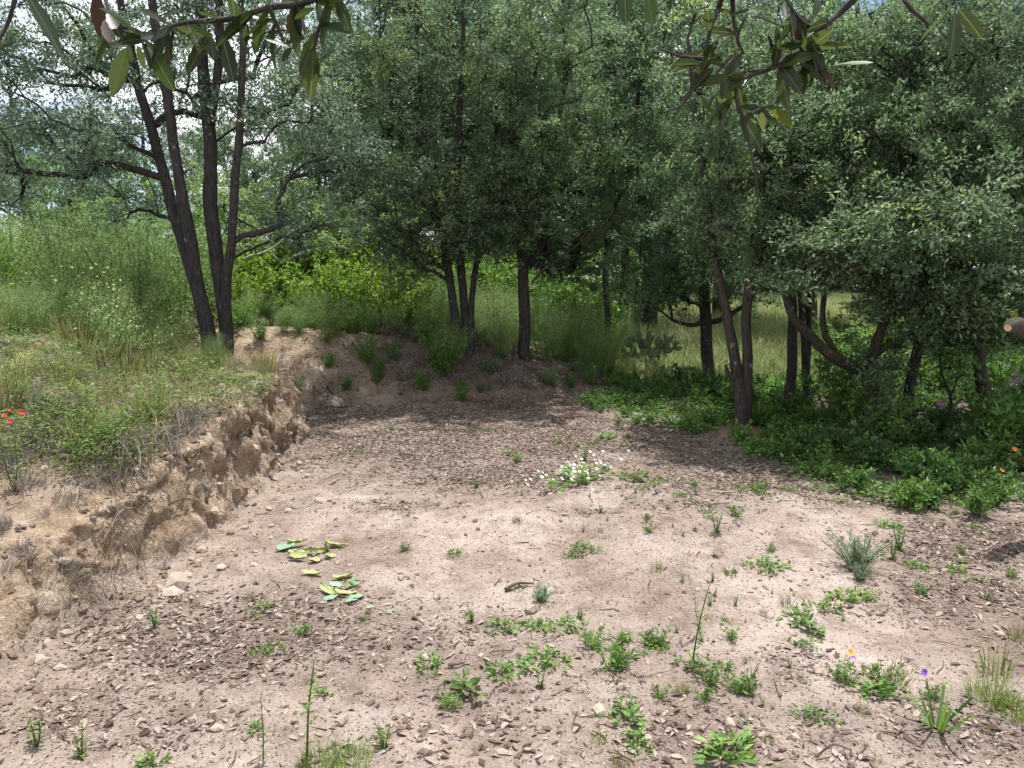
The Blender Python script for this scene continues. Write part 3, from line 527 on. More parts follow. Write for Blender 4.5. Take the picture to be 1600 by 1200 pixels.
BG = [  # kind, px, distance, top py, width factor, label
    ('round', 45, 17, 120, 1.15, 'blue-grey leafy tree standing far behind the tall weeds at the left edge'), ('round', -120, 15, 120, 1.1, 'grey-green tree beyond the weeds at the far left edge'), ('light', 175, 21, 300, 1.0, 'small far tree just left of the many-trunked oak'),
    ('light', 300, 15, 320, 1.0, 'light green tree low behind the many-trunked oak'), ('light', 445, 12.6, 270, .9, 'light green rounded tree right of the many-trunked oak'), ('dark', 500, 15, 120, .95, 'dark tree behind the dead grey branch'),
    ('pine', 590, 18, 60, .9, 'dark conifer left of the three-stemmed oak'), ('light', 585, 12.8, 290, .75, 'small pale tree above the bright green bushes'), ('dark', 645, 17.5, -40, 1, 'dark tree behind the three-stemmed oak'),
    ('round', 770, 21, -80, 1.1, 'tall tree filling the space between the two bank oaks'), ('pine', 900, 20, -60, 1, 'dark conifer with bare lower trunk behind the straight bank oak'), ('pine', 972, 17, -20, .85, 'reddish trunked conifer at the near edge of the field'),
    ('dark', 850, 22, -40, 1.2, 'far dark tree behind the straight bank oak'), ('dark', 1050, 34, 120, 1.2, 'far tree across the field, above the prickly pear'), ('round', 1180, 36, 130, 1.3, 'broad tree across the field behind the forked tree'), ('dark', 1380, 17, -60, 1.2, 'dark tree behind the crooked oak'),
    ('dark', 1450, 14, -80, 1.1, 'dark tree behind the right leaning trunk'), ('round', 1570, 13, -80, 1.1, 'dense tree behind the curving trunk at the right edge'), ('dark', 1720, 11, -60, 1.1, 'dense tree just beyond the right edge of the picture'), ('dark', 700, 26, 20, 1.3, 'far tree glimpsed between the stems of the bank oaks'),
    ('light', 1420, 12.0, 440, .8, 'low leafy tree in the shade behind the crooked oak'), ('light', 1530, 10.5, 430, .8, 'low leafy tree in the shade behind the curving trunk'), ('round', 240, 21, 160, 1.0, 'round grey-green tree far behind the weeds left of the oak trunks'), ('dark', 395, 17, 150, .8, 'dark tree just right of the many-trunked oak'), ('light', 120, 15, 250, .9, 'light green bushy tree above the tall weeds at the left'), ('dark', 555, 14.5, 10, .8, 'dark leafy tree rising left of the three-stemmed oak'), ('round', 1010, 19, -130, 1, 'tall grey-green tree behind the thin upright trunk'), ('pine', 1130, 22, -130, 1, 'tall conifer across the field behind the forked tree'), ('pine', 1270, 19, -140, 1, 'tall conifer behind the paired dark trunks'), ('dark', 700, 17, -150, 1, 'tall dark tree right behind the three-stemmed oak'), ('dark', 835, 18, -150, 1, 'tall dark tree right behind the straight bank oak'), ('light', 865, 24, 350, 1.5, 'low leafy tree far behind the bare dead branch'), ('light', 800, 27, 340, 1.8, 'low far tree behind the straight bank oak'), ('light', 930, 30, 330, 1.6, 'low hedge-like tree across the field behind the thin upright trunk'), ('light', 1080, 44, 330, 2.2, 'distant low tree at the end of the field left of the forked tree'), ('light', 1190, 46, 320, 2.4, 'distant low tree at the end of the field right of the forked tree'), ('light', 1310, 44, 330, 2.4, 'distant low tree behind the gap under the mossy limb'), ('dark', 1440, 40, 250, 2.2, 'distant dark tree at the far right end of the field'), ('light', 780, 34, 330, 1.9, 'far low tree seen between the bank oaks'), ('dark', 640, 36, 250, 1.8, 'far dark tree left of the three-stemmed oak'), ('light', 1000, 48, 340, 2.4, 'distant low tree above the prickly pear'), ('round', 720, 19, 300, .9, 'low pale tree behind the three-stemmed oak'), ('round', 850, 19, 330, .9, 'low leafy tree behind the straight bank oak'),
    ('round', 1290, 38, 160, 1.2, 'far round tree across the field, left of the crooked oak'), ('dark', 980, 42, 150, 1.5, 'distant tree at the far end of the field')]
used = set(); PH = {'dark': 7, 'light': 5, 'round': 6.5, 'pine': 8.5}
for i, (k, px, Yd, top, wf, lab) in enumerate(BG):
    o = protos[k] if k not in used else copy_tree(protos[k]); used.add(k)
    x = P(px, 420, Yd)[0]; z = GZ(x, Yd); s = (P(px, top, Yd)[2] - z) / PH[k]
    o.location = (x, Yd, z); o.rotation_euler = (0, 0, i * 1.7); sw = max(s, .75) * wf; o.scale = (sw, sw, s); o['label'] = lab

# ------------------------------------------------------------------ plants: builders
def split_plant(mb, name, mats):
    """(stem mesh, foliage mesh) of a plant whose stems use slot 1"""
    V = np.concatenate(mb.V); F = np.concatenate(mb.F); I = np.concatenate(mb.I); R = np.concatenate(mb.R); o = []
    for slot, nm in ((1, name), (0, 'foliage')):
        f = F[I == slot]; u, inv = np.unique(f, return_inverse=True); q = MB(); q.add(V[u], inv.reshape(-1, 3), 0, R[I == slot]); o.append(q.mesh(nm, [mats[slot]]))
    return tuple(o)
def shrub_mesh(name, mats, h=1.2, spread=.5, nstem=14, twigs=7, nl=9, ls=.04, lw=.35, seed=1, up=.5, bare=.15, six=False, jit=.05, sr=1.0):
    """mats = (leaf, stem): upright stems with side twigs set with leaves"""
    rng = np.random.default_rng(seed); mb = MB()
    for i in range(nstem):
        a = rng.random() * 6.283; b = np.array([math.cos(a), math.sin(a), 0]) * spread * .25 * rng.random(); hh = h * rng.uniform(.55, 1.05)
        e = b + np.array([math.cos(a), math.sin(a), 0]) * spread * rng.random() ** .7 + np.array([0, 0, hh]); m = b * .6 + e * .4 + np.array([0, 0, hh * .12])
        S = spline(np.array([b, m, e]), 4); mb.add(*tube(S, np.linspace(.010, .003, len(S)) * (h * .6 + .25) * sr, 3), 1)
        for q in range(twigs):
            u = bare + (1 - bare) * (q + rng.random()) / twigs; s0 = S[min(int(u * (len(S) - 1)), len(S) - 1)]; aa = rng.random() * 6.283
            d = unit(np.array([math.cos(aa), math.sin(aa), up + rng.normal(0, .25)])); l_ = h * .26 * (1.25 - u) * rng.uniform(.6, 1.4)
            t = rng.random(nl); B = s0 + d * (t * l_)[:, None] + rng.normal(0, jit * h * .5, (nl, 3)); B[:, 2] = np.maximum(B[:, 2], .01)
            D = d * .8 + rng.normal(0, .6, (nl, 3)) + np.array([0, 0, .25]); V, F, r = leaves(B, D, ls * rng.uniform(.6, 1.3, nl), ls * lw * rng.uniform(.8, 1.2, nl), rng, .9, .15, six); mb.add(V, F, 0, r)
    return split_plant(mb, name, mats)
def tuft_mesh(name, mats, h=.3, spread=.12, n=90, wd=.005, lean=.6, seed=1, droop=0.0, curve=.35, bias=None):
    rng = np.random.default_rng(seed); mb = MB(); a = rng.random(n) * 6.283; r = spread * rng.random(n) ** .6
    B = np.stack([np.cos(a) * r, np.sin(a) * r, np.zeros(n) - .01], 1); ln = np.stack([np.cos(a), np.sin(a), a * 0], 1) * (lean * rng.random(n) ** .8)[:, None] + rng.normal(0, .15, (n, 3)) * [1, 1, 0]
    if bias is not None: ln = ln + np.array(bias)
    V, F, rr = blades(B, h * rng.uniform(.45, 1.1, n), ln, wd, rng, curve)
    mb.add(V, F, 0, rr); return mb.mesh(name, mats)
def hanging_mesh(name, mats, l=.35, n=150, seed=1, wd=.004):
    """dead grass and roots hanging over a lip towards +x: three-point strands"""
    rng = np.random.default_rng(seed); mb = MB()
    for i in range(n):
        b = np.array([rng.normal(-.05, .06), rng.normal(0, .13), rng.normal(.0, .02)]); L_ = l * rng.uniform(.4, 1.15); o = rng.uniform(.02, .2); sy = rng.normal(0, .16)
        K = np.array([b, b + [o * .6, sy * .3, .05 + .03 * rng.random()], b + [o, sy * .7, -L_ * .35], b + [o * rng.uniform(.75, 1.2), sy + rng.normal(0, .04), -L_ * rng.uniform(.7, 1)]]); S = spline(K, 3)
        V, F = tube(S, np.linspace(wd * .5, wd * .25, len(S)) * rng.uniform(.6, 1.4), 3); mb.add(V, F, int(rng.random() < .3), np.full(len(F), rng.random() ** 1.5))
    return mb.mesh(name, mats)
def mat_mesh(name, mats, w_=.18, n=120, ls=.035, lw=.45, h=.05, seed=1, six=True):
    """low creeping clump of leaves"""
    rng = np.random.default_rng(seed); a = rng.random(n) * 6.283; r = w_ * rng.random(n) ** .6 * (1 + .5 * np.sin(a * 2 + seed)); B = np.stack([np.cos(a) * r, np.sin(a) * r, h * rng.random(n) * (1 - .6 * r / w_ / 1.5) + .004], 1)
    D = np.stack([np.cos(a), np.sin(a), rng.normal(.35, .4, n)], 1) + rng.normal(0, .6, (n, 3)); D[:, 2] = np.abs(D[:, 2]) * .7; mb = MB(); V, F, rr = leaves(B, D, ls * rng.uniform(.6, 1.3, n), ls * lw, rng, 1.2, .12, six, .1); mb.add(V, F, 0, rr)
    for i in range(8):
        e = np.array([math.cos(i * .8) * w_ * .8, math.sin(i * .8) * w_ * .8, h * .4]); mb.add(*tube(np.array([[0, 0, 0], e * .5 + [0, 0, h * .3], e]), np.array([.003, .002, .001]), 3), 1)
    return split_plant(mb, name, mats)
def sprig_mesh(name, mats, h=.12, n=14, ls=.025, lw=.3, seed=1, lean=.2, pairs=True, nst=1, six=True):
    rng = np.random.default_rng(seed); mb = MB()
    for k in range(nst):
        a0 = rng.random() * 6.28; hh = h * (1 if k == 0 else rng.uniform(.4, .9)); top = np.array([math.cos(a0) * lean * hh, math.sin(a0) * lean * hh, hh]); S = spline(np.array([[0, 0, -.01], top * .5 + rng.normal(0, .02 * h, 3), top]), 5); mb.add(*tube(S, np.linspace(.0035, .0012, len(S)) * (1 + h), 4), 1)
        u = np.linspace(.12, 1, n); idx = np.clip((u * (len(S) - 1)).astype(int), 0, len(S) - 1); B = S[idx]; a = np.arange(n) * (1.571 if pairs else 2.4)
        for sgn in ((1, -1) if pairs else (1,)):
            D = np.stack([np.cos(a) * sgn, np.sin(a) * sgn, rng.normal(.35, .25, n)], 1); V, F, r = leaves(B, D, ls * (1.25 - .7 * u) * rng.uniform(.8, 1.2, n), ls * lw, rng, 1.2, .12, six, .15); mb.add(V, F, 0, r)
    return split_plant(mb, name, mats)
def flower_mesh(name, mat, r=.018, n=8, seed=1):
    rng = np.random.default_rng(seed); a = np.arange(n) * 6.283 / n; D = np.stack([np.cos(a), np.sin(a), a * 0 + .35], 1); mb = MB(); V, F, rr = leaves(np.zeros((n, 3)), D, r, r * .6, rng, 2.5, .1, True); mb.add(V, F, 0, rr); return mb.mesh(name, [mat])
R0 = random.Random(11)
SIZES = {'feathery weeds behind the bank': (.75, 1.3), 'shaded undergrowth herbs': (.45, .95), 'shrubs among the right trunks': (.7, 1.3), 'green tufts on the bank': (.6, 1.1), 'weeds behind the back bank oaks': (.5, .85), 'creeping herbs of the green carpet': (.7, 1.2), 'green weed clumps on the bank': (.7, 1.15), 'dead tufts on the bank': (.35, .8)}
def sized(s, lo, hi): return 'small' if s < lo + (hi - lo) / 3 else 'large' if s > hi - (hi - lo) / 3 else 'mid-sized'
def place(name, me, pos, label, cat, group, s=1, rz=None, tilt=.08, kind=None):
    if group in SIZES: label = sized(s, *SIZES[group]) + ' ' + label
    z = GZ(pos[0], pos[1]); fol = None
    if isinstance(me, tuple): me, fol = me
    o = link(name, me, None, (pos[0], pos[1], z - .004), (R0.uniform(-tilt, tilt), R0.uniform(-tilt, tilt), R0.uniform(0, 6.28) if rz is None else rz), s)
    if fol: link('foliage', fol, o)['kind'] = 'stuff'
    return tag(o, label, cat, group, kind)
def scatter(n, x0, x1, y0, y1, ok, mind, seed):
    rng = random.Random(seed); got = []; tries = 0
    while len(got) < n and tries < n * 60:
        tries += 1; p = (rng.uniform(x0, x1), rng.uniform(y0, y1))
        if ok(*p) and all((p[0] - q[0]) ** 2 + (p[1] - q[1]) ** 2 > mind ** 2 for q in got): got.append(p)
    return got
TRUNKS = [(o.location.x, o.location.y) for o in C.objects if o.name.startswith(('oak_tree', 'sapling'))]
def free(x, y, d=.25): return all((x - a) ** 2 + (y - b) ** 2 > d * d for a, b in TRUNKS)
def xb(y): return float(np.interp(y, *XB))
def pxy(x, y, z=None):
    a, b = proj(np.array([[x, y, GZ(x, y) if z is None else z]])); return float(a[0]), float(b[0])

LM = [(345, 540, 'the many-trunked oak'), (716, 540, 'the three-stemmed oak'), (822, 560, 'the straight bank oak'), (949, 550, 'the thin upright trunk'), (1110, 600, 'the dark trunk by the field'), (1157, 660, 'the forked tree'), (1247, 640, 'the paired dark trunks'), (1360, 690, 'the crooked oak'), (1415, 690, 'the leaning trunk'), (1545, 660, 'the curving trunk'), (1482, 690, 'the forked sapling'), (15, 690, 'the scarlet flowers'), (150, 400, 'the pale dead branch'), (10, 380, 'the left edge'), (500, 400, 'the arching dead branch'), (1600, 780, 'the right edge'), (1300, 745, 'the undergrowth tip'), (1020, 510, 'the prickly pear'), (970, 505, 'the reddish trunk'), (80, 620, 'the bare slope'), (430, 620, 'the far end of the bank'), (280, 660, 'the middle of the bank'), (180, 780, 'the near part of the bank'), (40, 900, 'the lower left edge'), (1050, 640, 'the shaded green carpet')]
def by(x, y):
    a, b = pxy(x, y); return min(LM, key=lambda q: (q[0] - a) ** 2 + (1.6 * (q[1] - b)) ** 2)[2]
def sized(s, lo, hi): return 'small' if s < lo + (hi - lo) / 3 else 'large' if s > hi - (hi - lo) / 3 else 'mid-sized'
# tall weeds and shrubs on the left bank
feath = [shrub_mesh('feathery_shrub', ['feather', 'stem'], 1.2, .6, 24, 15, 20, .034, .30, s, .7, .08, jit=.07, sr=.5) for s in (1, 2, 3)]
grey = shrub_mesh('grey_shrub', ['straw', 'dry'], 1.1, .5, 20, 10, 10, .032, .3, 9, .8)
dk0 = shrub_mesh('leafy_shrub', ['herb', 'stem'], 1.0, .6, 18, 10, 12, .05, .42, 131, .6); br0 = shrub_mesh('leafy_shrub', ['weed', 'stem'], 1.05, .55, 18, 10, 12, .042, .4, 132, .6)
n_ = 0
for (x, y) in scatter(95, -13, -2.3, 8.2, 16, lambda x, y: free(x, y, .45) and xb(y) - x > .7 and y > 8.4 - .25 * (x + 2.5) - .2 and pxy(x, y)[0] < 520, .50, 5):
    n_ += 1; g = n_ % 6 == 3
    if n_ % 4 == 1:
        place('leafy_shrub', (dk0 if n_ % 8 == 1 else br0), (x, y), ('dark green' if n_ % 8 == 1 else 'lime green') + ' leafy bush among the tall weeds near ' + by(x, y), 'shrub', 'leafy bushes among the tall weeds', R0.uniform(.9, 1.3)); continue
    place('feathery_shrub', grey if g else feath[n_ % 3], (x, y), ('pale dried-out feathery weed behind the bank near ' if g else 'tall feathery light green weed behind the bank near ') + by(x, y), 'shrub', 'dried feathery weeds' if g else 'feathery weeds behind the bank', R0.uniform(.75, 1.3))
for (x, y) in scatter(34, -7, -2.5, 5.9, 8.4, lambda x, y: free(x, y, .35) and xb(y) - x > .65 and not (pxy(x, y)[0] < 90 and 590 < pxy(x, y)[1] < 650), .38, 6):
    n_ += 1; place('feathery_shrub', feath[n_ % 3], (x, y), 'knee-high feathery green weed on the bank near ' + by(x, y), 'shrub', 'weeds round the many-trunked oak', R0.uniform(.3, .55) * (.55 if 230 < pxy(x, y)[0] < 450 else 1))
bright = [shrub_mesh('bright_bush', ['bright', 'stem'], 1.1, .65, 18, 9, 10, .075, .5, s, .5) for s in (21, 22)]
for i, (px, py, Yd, h) in enumerate([(420, 480, 11.5, .75), (470, 485, 12, .8), (520, 470, 12.2, .85), (575, 500, 11.2, .75), (600, 470, 12.4, .9), (545, 500, 10.6, .6), (640, 500, 11.3, .8), (620, 520, 10.3, .6), (480, 505, 10.6, .55), (675, 500, 11.6, .8), (560, 455, 13, 1.0), (440, 455, 13, .95), (510, 505, 11, .7), (650, 470, 12.6, .9), (380, 500, 10.5, .6), (400, 470, 12, .8)]):
    place('bright_bush', bright[i % 2], P(px, py, Yd)[:2], sized(h, .55, 1) + ' bright green broad-leaved bush on the back bank near ' + by(*P(px, py, Yd)[:2]), 'bush', 'bright green bushes on the back bank', h * 1.35)
dk = [shrub_mesh('leafy_shrub', ['herb', 'stem'], .7, .42, 16, 8, 9, .055, .45, s, .5) for s in (31, 32)]
for i, (px, py, h, lab) in enumerate([(697, 590, .75, 'leafy green shrub growing on the face of the back bank below the three stems'), (668, 545, .7, 'leafy shrub at the top of the back bank left of the three stems'), (575, 570, .55, 'dark creeper trailing down the tan part of the back bank'), (590, 590, .4, 'low clump of dark leaves halfway up the tan bank'), (885, 555, .6, 'bright leafy shrub just right of the straight bank oak'), (720, 628, .35, 'small leafy plant at the foot of the back bank by the red soil'), (655, 520, .8, 'dark shrub behind the bank top left of the three stems'), (690, 515, .8, 'dark shrub close behind the three-stemmed oak'), (905, 570, .5, 'low leafy plant beside the hole in the back bank'), (540, 610, .3, 'small weed clump on the tan slope')]):
    place('leafy_shrub', dk[i % 2], G(px, py)[:2], lab, 'shrub', None, h)
# weeds behind the back bank, towards the field
n_ = 0
for (x, y) in scatter(80, -1.4, 2.0, 10.4, 16, lambda x, y: free(x, y, .3) and pxy(x, y)[0] < 965, .36, 7):
    n_ += 1; dkk = y > 12.6 and n_ % 3 > 0; place('leafy_shrub' if dkk else 'feathery_shrub', dk[n_ % 2] if dkk else feath[n_ % 3], (x, y), ('dark leafy shrub behind the back bank near ' if dkk else 'feathery green weed behind the back bank near ') + by(x, y), 'shrub', 'dark shrubs under the conifers' if dkk else 'weeds behind the back bank oaks', R0.uniform(1.1, 1.9) if dkk else R0.uniform(.5, .85))
# undergrowth on the right
EDGE = ([4.5, 5.0, 5.6, 6.2, 6.9, 7.4, 8.2, 9.2, 10.2, 11], [3.5, 2.5, 2.25, 2.2, 1.95, 1.75, .95, .85, 1.1, 1.4])
def edge(y): return float(np.interp(y, *EDGE))
hb = [shrub_mesh('undergrowth_herb', ['herb', 'stem'], .34, .26, 12, 6, 8, .05, .5, s, .5) for s in (41, 42)] + [shrub_mesh('undergrowth_herb', ['herb_dark', 'stem'], .32, .28, 12, 6, 8, .055, .55, s, .5) for s in (43, 44)] + [mat_mesh('undergrowth_herb', ['herb_dark', 'stem'], .26, 150, .05, .6, .14, 45)]
n_ = 0
def ok_r(x, y):
    d = x - edge(y); return d > 0 and free(x, y, .16) and (x - 2.28) ** 2 + (y - 7.3) ** 2 > .1 and pxy(x, y)[0] < 1680
for (x, y) in scatter(300, .9, 6.2, 4.4, 11.2, ok_r, .15, 8):
    n_ += 1; j = n_ % 5; rim = x - edge(y) < .45
    place('undergrowth_herb', hb[j if not rim else n_ % 2], (x, y), ('bright green herb on the undergrowth rim near ' if rim else ('bushy' if j < 4 else 'flat') + ' dark green herb in the shaded undergrowth near ') + by(x, y), 'herb', 'herbs along the undergrowth rim' if rim else 'shaded undergrowth herbs', R0.uniform(.45, .95) * (.8 if rim else 1) * (.62 if x < 2.2 and y > 7.4 else 1))  # rim herbs get only the lighter leaf colour, painting in the sunlight there
cm = [mat_mesh('carpet_herb', ['herb', 'stem'], .24, 210, .036, .6, .10, s) for s in (46, 47, 48)]
for (x, y) in scatter(120, .8, 3.6, 5.0, 11.0, lambda x, y: x - edge(y) > .08 and free(x, y, .12) and (x - 2.28) ** 2 + (y - 7.3) ** 2 > .12, .14, 18):
    n_ += 1; place('carpet_herb', cm[n_ % 3], (x, y), 'low creeping green herb carpeting the ground near ' + by(x, y), 'herb', 'creeping herbs of the green carpet', R0.uniform(.7, 1.2))
for (x, y) in scatter(36, 3.2, 8, 6.2, 12, lambda x, y: free(x, y, .3) and pxy(x, y)[0] > 1290, .45, 9):
    place('leafy_shrub', dk[n_ % 2], (x, y), 'waist-high leafy shrub in the deep shade near ' + by(x, y), 'shrub', 'shrubs among the right trunks', R0.uniform(.7, 1.3)); n_ += 1
# far field grass, bank grass: uncountable
def grass_field(name, label, pts, h, wd, mat, lean, seed):
    rng = np.random.default_rng(seed); n = len(pts); B = np.column_stack([pts, terrain(pts[:, 0], pts[:, 1]) - .01]); ln = rng.normal(0, lean, (n, 3)); ln[:, 2] = 0; mb = MB(); V, F, r = blades(B, h * rng.uniform(.5, 1.15, n), ln, wd, rng); mb.add(V, F, 0, np.clip(r * .75 + .25 * np.repeat(fbm(pts[:, 0] * .6, pts[:, 1] * .6, 3) * 2 + .5, 3), 0, 1)); return tag(link(name, mb.mesh(name, [mat])), label, 'grass', None, 'stuff')
rg = np.random.default_rng(77)
fp = np.column_stack([rg.uniform(1.2, 14, 60000), 10.2 + 30 * rg.random(60000) ** 1.7]); fp = fp[(fp[:, 0] < fp[:, 1] * .72) & (fp[:, 0] > 1.3 + np.clip(11.5 - fp[:, 1], 0, 2))]
grass_field('meadow_grass', 'tall pale sunlit grass of the open field behind the trees', fp, .42, .012, 'meadow', .35, 1)
bp_ = np.column_stack([rg.uniform(-9, -1.9, 60000), rg.uniform(3.6, 9.5, 60000)])
tq = np.interp(bp_[:, 1], *XB) - bp_[:, 0]; dn = fbm(bp_[:, 0] * 1.1 + 31, bp_[:, 1] * 1.1, 3) * 2 + .42; qx, qy = proj(np.column_stack([bp_, terrain(bp_[:, 0], bp_[:, 1])]))
keep = (tq > .3) & (rg.random(60000) < dn * .95 * smooth((bp_[:, 1] - 3.4) / 1.2)) & ~((qx < 90) & (qy > 590) & (qy < 650)); bp_ = bp_[keep]
half = rg.random(len(bp_)) < .62
grass_field('bank_grass', 'green grass covering the top of the left bank', bp_[half], .19, .005, 'grass', .45, 2); grass_field('dry_bank_grass', 'dry straw-coloured grass mixed in on the left bank', bp_[~half], .19, .004, 'straw', .5, 3)
# individual tufts on the bank
gt = [tuft_mesh('grass_tuft', ['grass'], .34, .10, 130, .006, .6, s) for s in (1, 2, 3)]; dt = [tuft_mesh('dry_tuft', ['dry'], .26, .10, 150, .004, .9, s, curve=.6) for s in (4, 5, 6)]
n_ = 0
for (x, y) in scatter(60, -5.5, -1.9, 4.2, 7.6, lambda x, y: xb(y) - x > .32 and free(x, y), .2, 12):
    n_ += 1; place('grass_tuft', gt[n_ % 3], (x, y), 'green grass tuft on top of the bank near ' + by(x, y), 'grass tuft', 'green tufts on the bank', R0.uniform(.6, 1.1))
for (x, y) in scatter(60, -4.2, -1.9, 2.6, 7.2, lambda x, y: xb(y) - x > .22 and xb(y) - x < 1.6, .17, 13):
    n_ += 1; place('dry_tuft', dt[n_ % 3], (x, y), 'grey dead grass tuft on the bank near ' + by(x, y), 'grass tuft', 'dead tufts on the bank', R0.uniform(.35, .8), tilt=.5)
for (x, y) in scatter(46, -3.6, .9, 8.9, 10.9, lambda x, y: GZ(x, y) > .42 + .25 * (x < -1) and free(x, y, .18), .2, 17):
    n_ += 1; q_ = n_ % 3; place('feathery_shrub' if q_ else 'leafy_shrub', feath[n_ % 3] if q_ else dk[n_ % 2], (x, y), ('feathery' if q_ else 'leafy') + ' weed on the back bank brow near ' + by(x, y), 'weed', 'weeds on the brow of the back bank', R0.uniform(.28, .5) * (1 if q_ else 1.3))
brt = [shrub_mesh('dry_twig_clump', ['dry', 'twig'], .32, .3, 16, 5, 3, .03, .2, s, .4, .2, sr=.7) for s in (81, 82)]
for (x, y) in scatter(46, -1.7, 1.3, 8.6, 10.3, lambda x, y: .10 < GZ(x, y) and free(x, y, .2), .17, 14):
    n_ += 1; place('dry_twig_clump', brt[n_ % 2], (x, y), 'tangle of dry brown twigs on the back bank near ' + by(x, y), 'dead twigs', 'dry twigs on the back bank', R0.uniform(.5, 1.1))
for (x, y) in scatter(26, -2.6, 1.4, 8.4, 10.4, lambda x, y: .08 < GZ(x, y) and free(x, y, .2), .25, 15):
    n_ += 1; place('leafy_shrub', dk[n_ % 2], (x, y), 'small leafy weed rooted in the back bank near ' + by(x, y), 'weed', 'weeds on the back bank', R0.uniform(.18, .42))
for (x, y) in scatter(20, -3.6, -1.95, 2.5, 4.6, lambda x, y: xb(y) - x > .1 and abs(x) < y * .75, .14, 23):
    n_ += 1; place('dry_tuft', dt[n_ % 3], (x, y), 'straggly grey dead grass on the near bank slope near ' + by(x, y), 'grass tuft', 'dead grass on the near slope', R0.uniform(.4, .75), tilt=.6)
hg = [hanging_mesh('hanging_grass', ['dry', 'straw'], .22, 90, s, .003) for s in (1, 2, 3)]
for i, (px, py, s) in enumerate([(325, 665, .9), (300, 660, 1.0), (275, 690, 1.1), (245, 705, 1.2), (225, 715, 1.1), (205, 740, .9), (350, 660, .7), (215, 862, 1.05), (150, 945, .8), (395, 640, .7), (430, 630, .7), (455, 620, .7), (185, 760, .9), (470, 612, .6)]):
    q = G(px, py); place('hanging_grass', hg[i % 3], (q[0] - .06, q[1]), 'matted grey dead grass hanging over the bank lip near ' + by(q[0], q[1]), 'dead grass', 'dead grass hanging over the lip', s, R0.uniform(-.6, .4), .3).location.z += .01
# plants of their own on the bank
yel = shrub_mesh('flowering_weed', ['feather', 'stem'], .7, .25, 9, 6, 5, .03, .35, 61, .9, .5); fy = flower_mesh('flower', 'yellow', .017, 6, 2)
def flowered(name, me, pos, label, s, heads, fl, fs=1, cat='weed', rz=0):
    root = place(name, me, pos, label, cat, None, s, rz, .02)
    for (dx, dy, dz) in heads: link('flower', fl, root, (dx, dy, dz), (R0.uniform(-.2, 1.3), R0.uniform(-.6, .6), R0.uniform(-.6, .6)), fs * R0.uniform(.7, 1.1))
    return root
for i, (px, py, h, lab) in enumerate([(130, 560, .9, 'tall weed with pale yellow flower heads on the bank slope'), (165, 575, .95, 'yellow-flowered weed in front of the shaded weeds, right one of the pair'), (195, 590, .7, 'yellow-flowered weed standing over the dry grass'), (235, 600, .6, 'small yellow-flowered weed left of the oak foot'), (20, 650, .5, 'small yellow-flowered weed by the bare slope at the left edge'), (260, 560, .7, 'yellow-topped weed close to the many-trunked oak')]):
    rr = np.random.default_rng(i); flowered('flowering_weed', yel, G(px, py)[:2], lab, h, [(rr.normal(0, .17), rr.normal(0, .17), rr.uniform(.5, .78)) for _ in range(15)], fy)
fr = flower_mesh('flower', 'red', .016, 9, 3); redw = sprig_mesh('flowering_weed', ['weed', 'stem'], .42, 22, .05, .25, 62, .1, False, 2)
flowered('flowering_weed', redw, G(22, 770)[:2], 'weed with scarlet flowers at the left edge of the bank', 1.0, [(.02, 0, .43), (.05, .02, .41), (-.02, .01, .40), (.08, 0, .42), (.03, -.03, .38)], fr)
lowherb = [mat_mesh('low_weed', ['weed', 'stem'], .26, 320, .035, .35, .2, s, False) for s in (71, 72)]
for i, (px, py) in enumerate([(80, 660), (110, 650), (140, 665), (170, 680), (60, 640), (200, 690), (100, 690), (240, 640), (255, 610), (290, 600), (300, 640), (340, 620), (225, 660), (40, 700), (370, 600), (150, 700), (20, 560), (60, 545), (110, 570), (150, 600), (30, 590), (190, 620), (130, 625), (320, 580), (400, 610), (10, 540), (90, 590), (270, 580), (20, 720), (120, 740), (170, 720), (360, 640)]):
    place('low_weed', lowherb[i % 2], G(px, py)[:2], 'low fresh green weed clump on the bank near ' + by(*G(px, py)[:2]), 'weed', 'green weed clumps on the bank', R0.uniform(.7, 1.15))

# ------------------------------------------------------------------ fallen leaves, stones
rg = np.random.default_rng(101)
def ground_normal(x, y, e=.03):
    return unit(np.stack([-(terrain(x + e, y) - terrain(x - e, y)) / (2 * e), -(terrain(x, y + e) - terrain(x, y - e)) / (2 * e), np.ones_like(x)], -1))
n = 480000; lx = rg.uniform(-4.2, 4.6, n); ly = 1.9 + 8.6 * rg.random(n) ** 1.25; ld = np.maximum(litter(lx, ly), .30 * (np.interp(ly, *XB) - lx > .1) * (ly < 5) * np.clip(.6 + 2.5 * fbm(lx * 3, ly * 3, 3), 0, 1)); hfl = terrain(lx, ly, False)
ok = (rg.random(n) < ld ** 1.25 * .42 * np.interp(ly, [2, 5, 7], [.75, .9, 1.15])) & (np.abs(lx) < ly * .72 + .3) & (lx < np.interp(ly, EDGE[0], EDGE[1]) + .5)
lx, ly = lx[ok], ly[ok]; order = np.argsort(np.hypot(lx, ly)); lx, ly = lx[order], ly[order]; n = len(lx)
px_, py_ = proj(np.column_stack([lx, ly, terrain(lx, ly)])); vis = (px_ > 0) & (px_ < 1600) & (py_ < 1195); near_i = np.where(vis)[0][:290]; mask = np.ones(n, bool); mask[near_i] = False
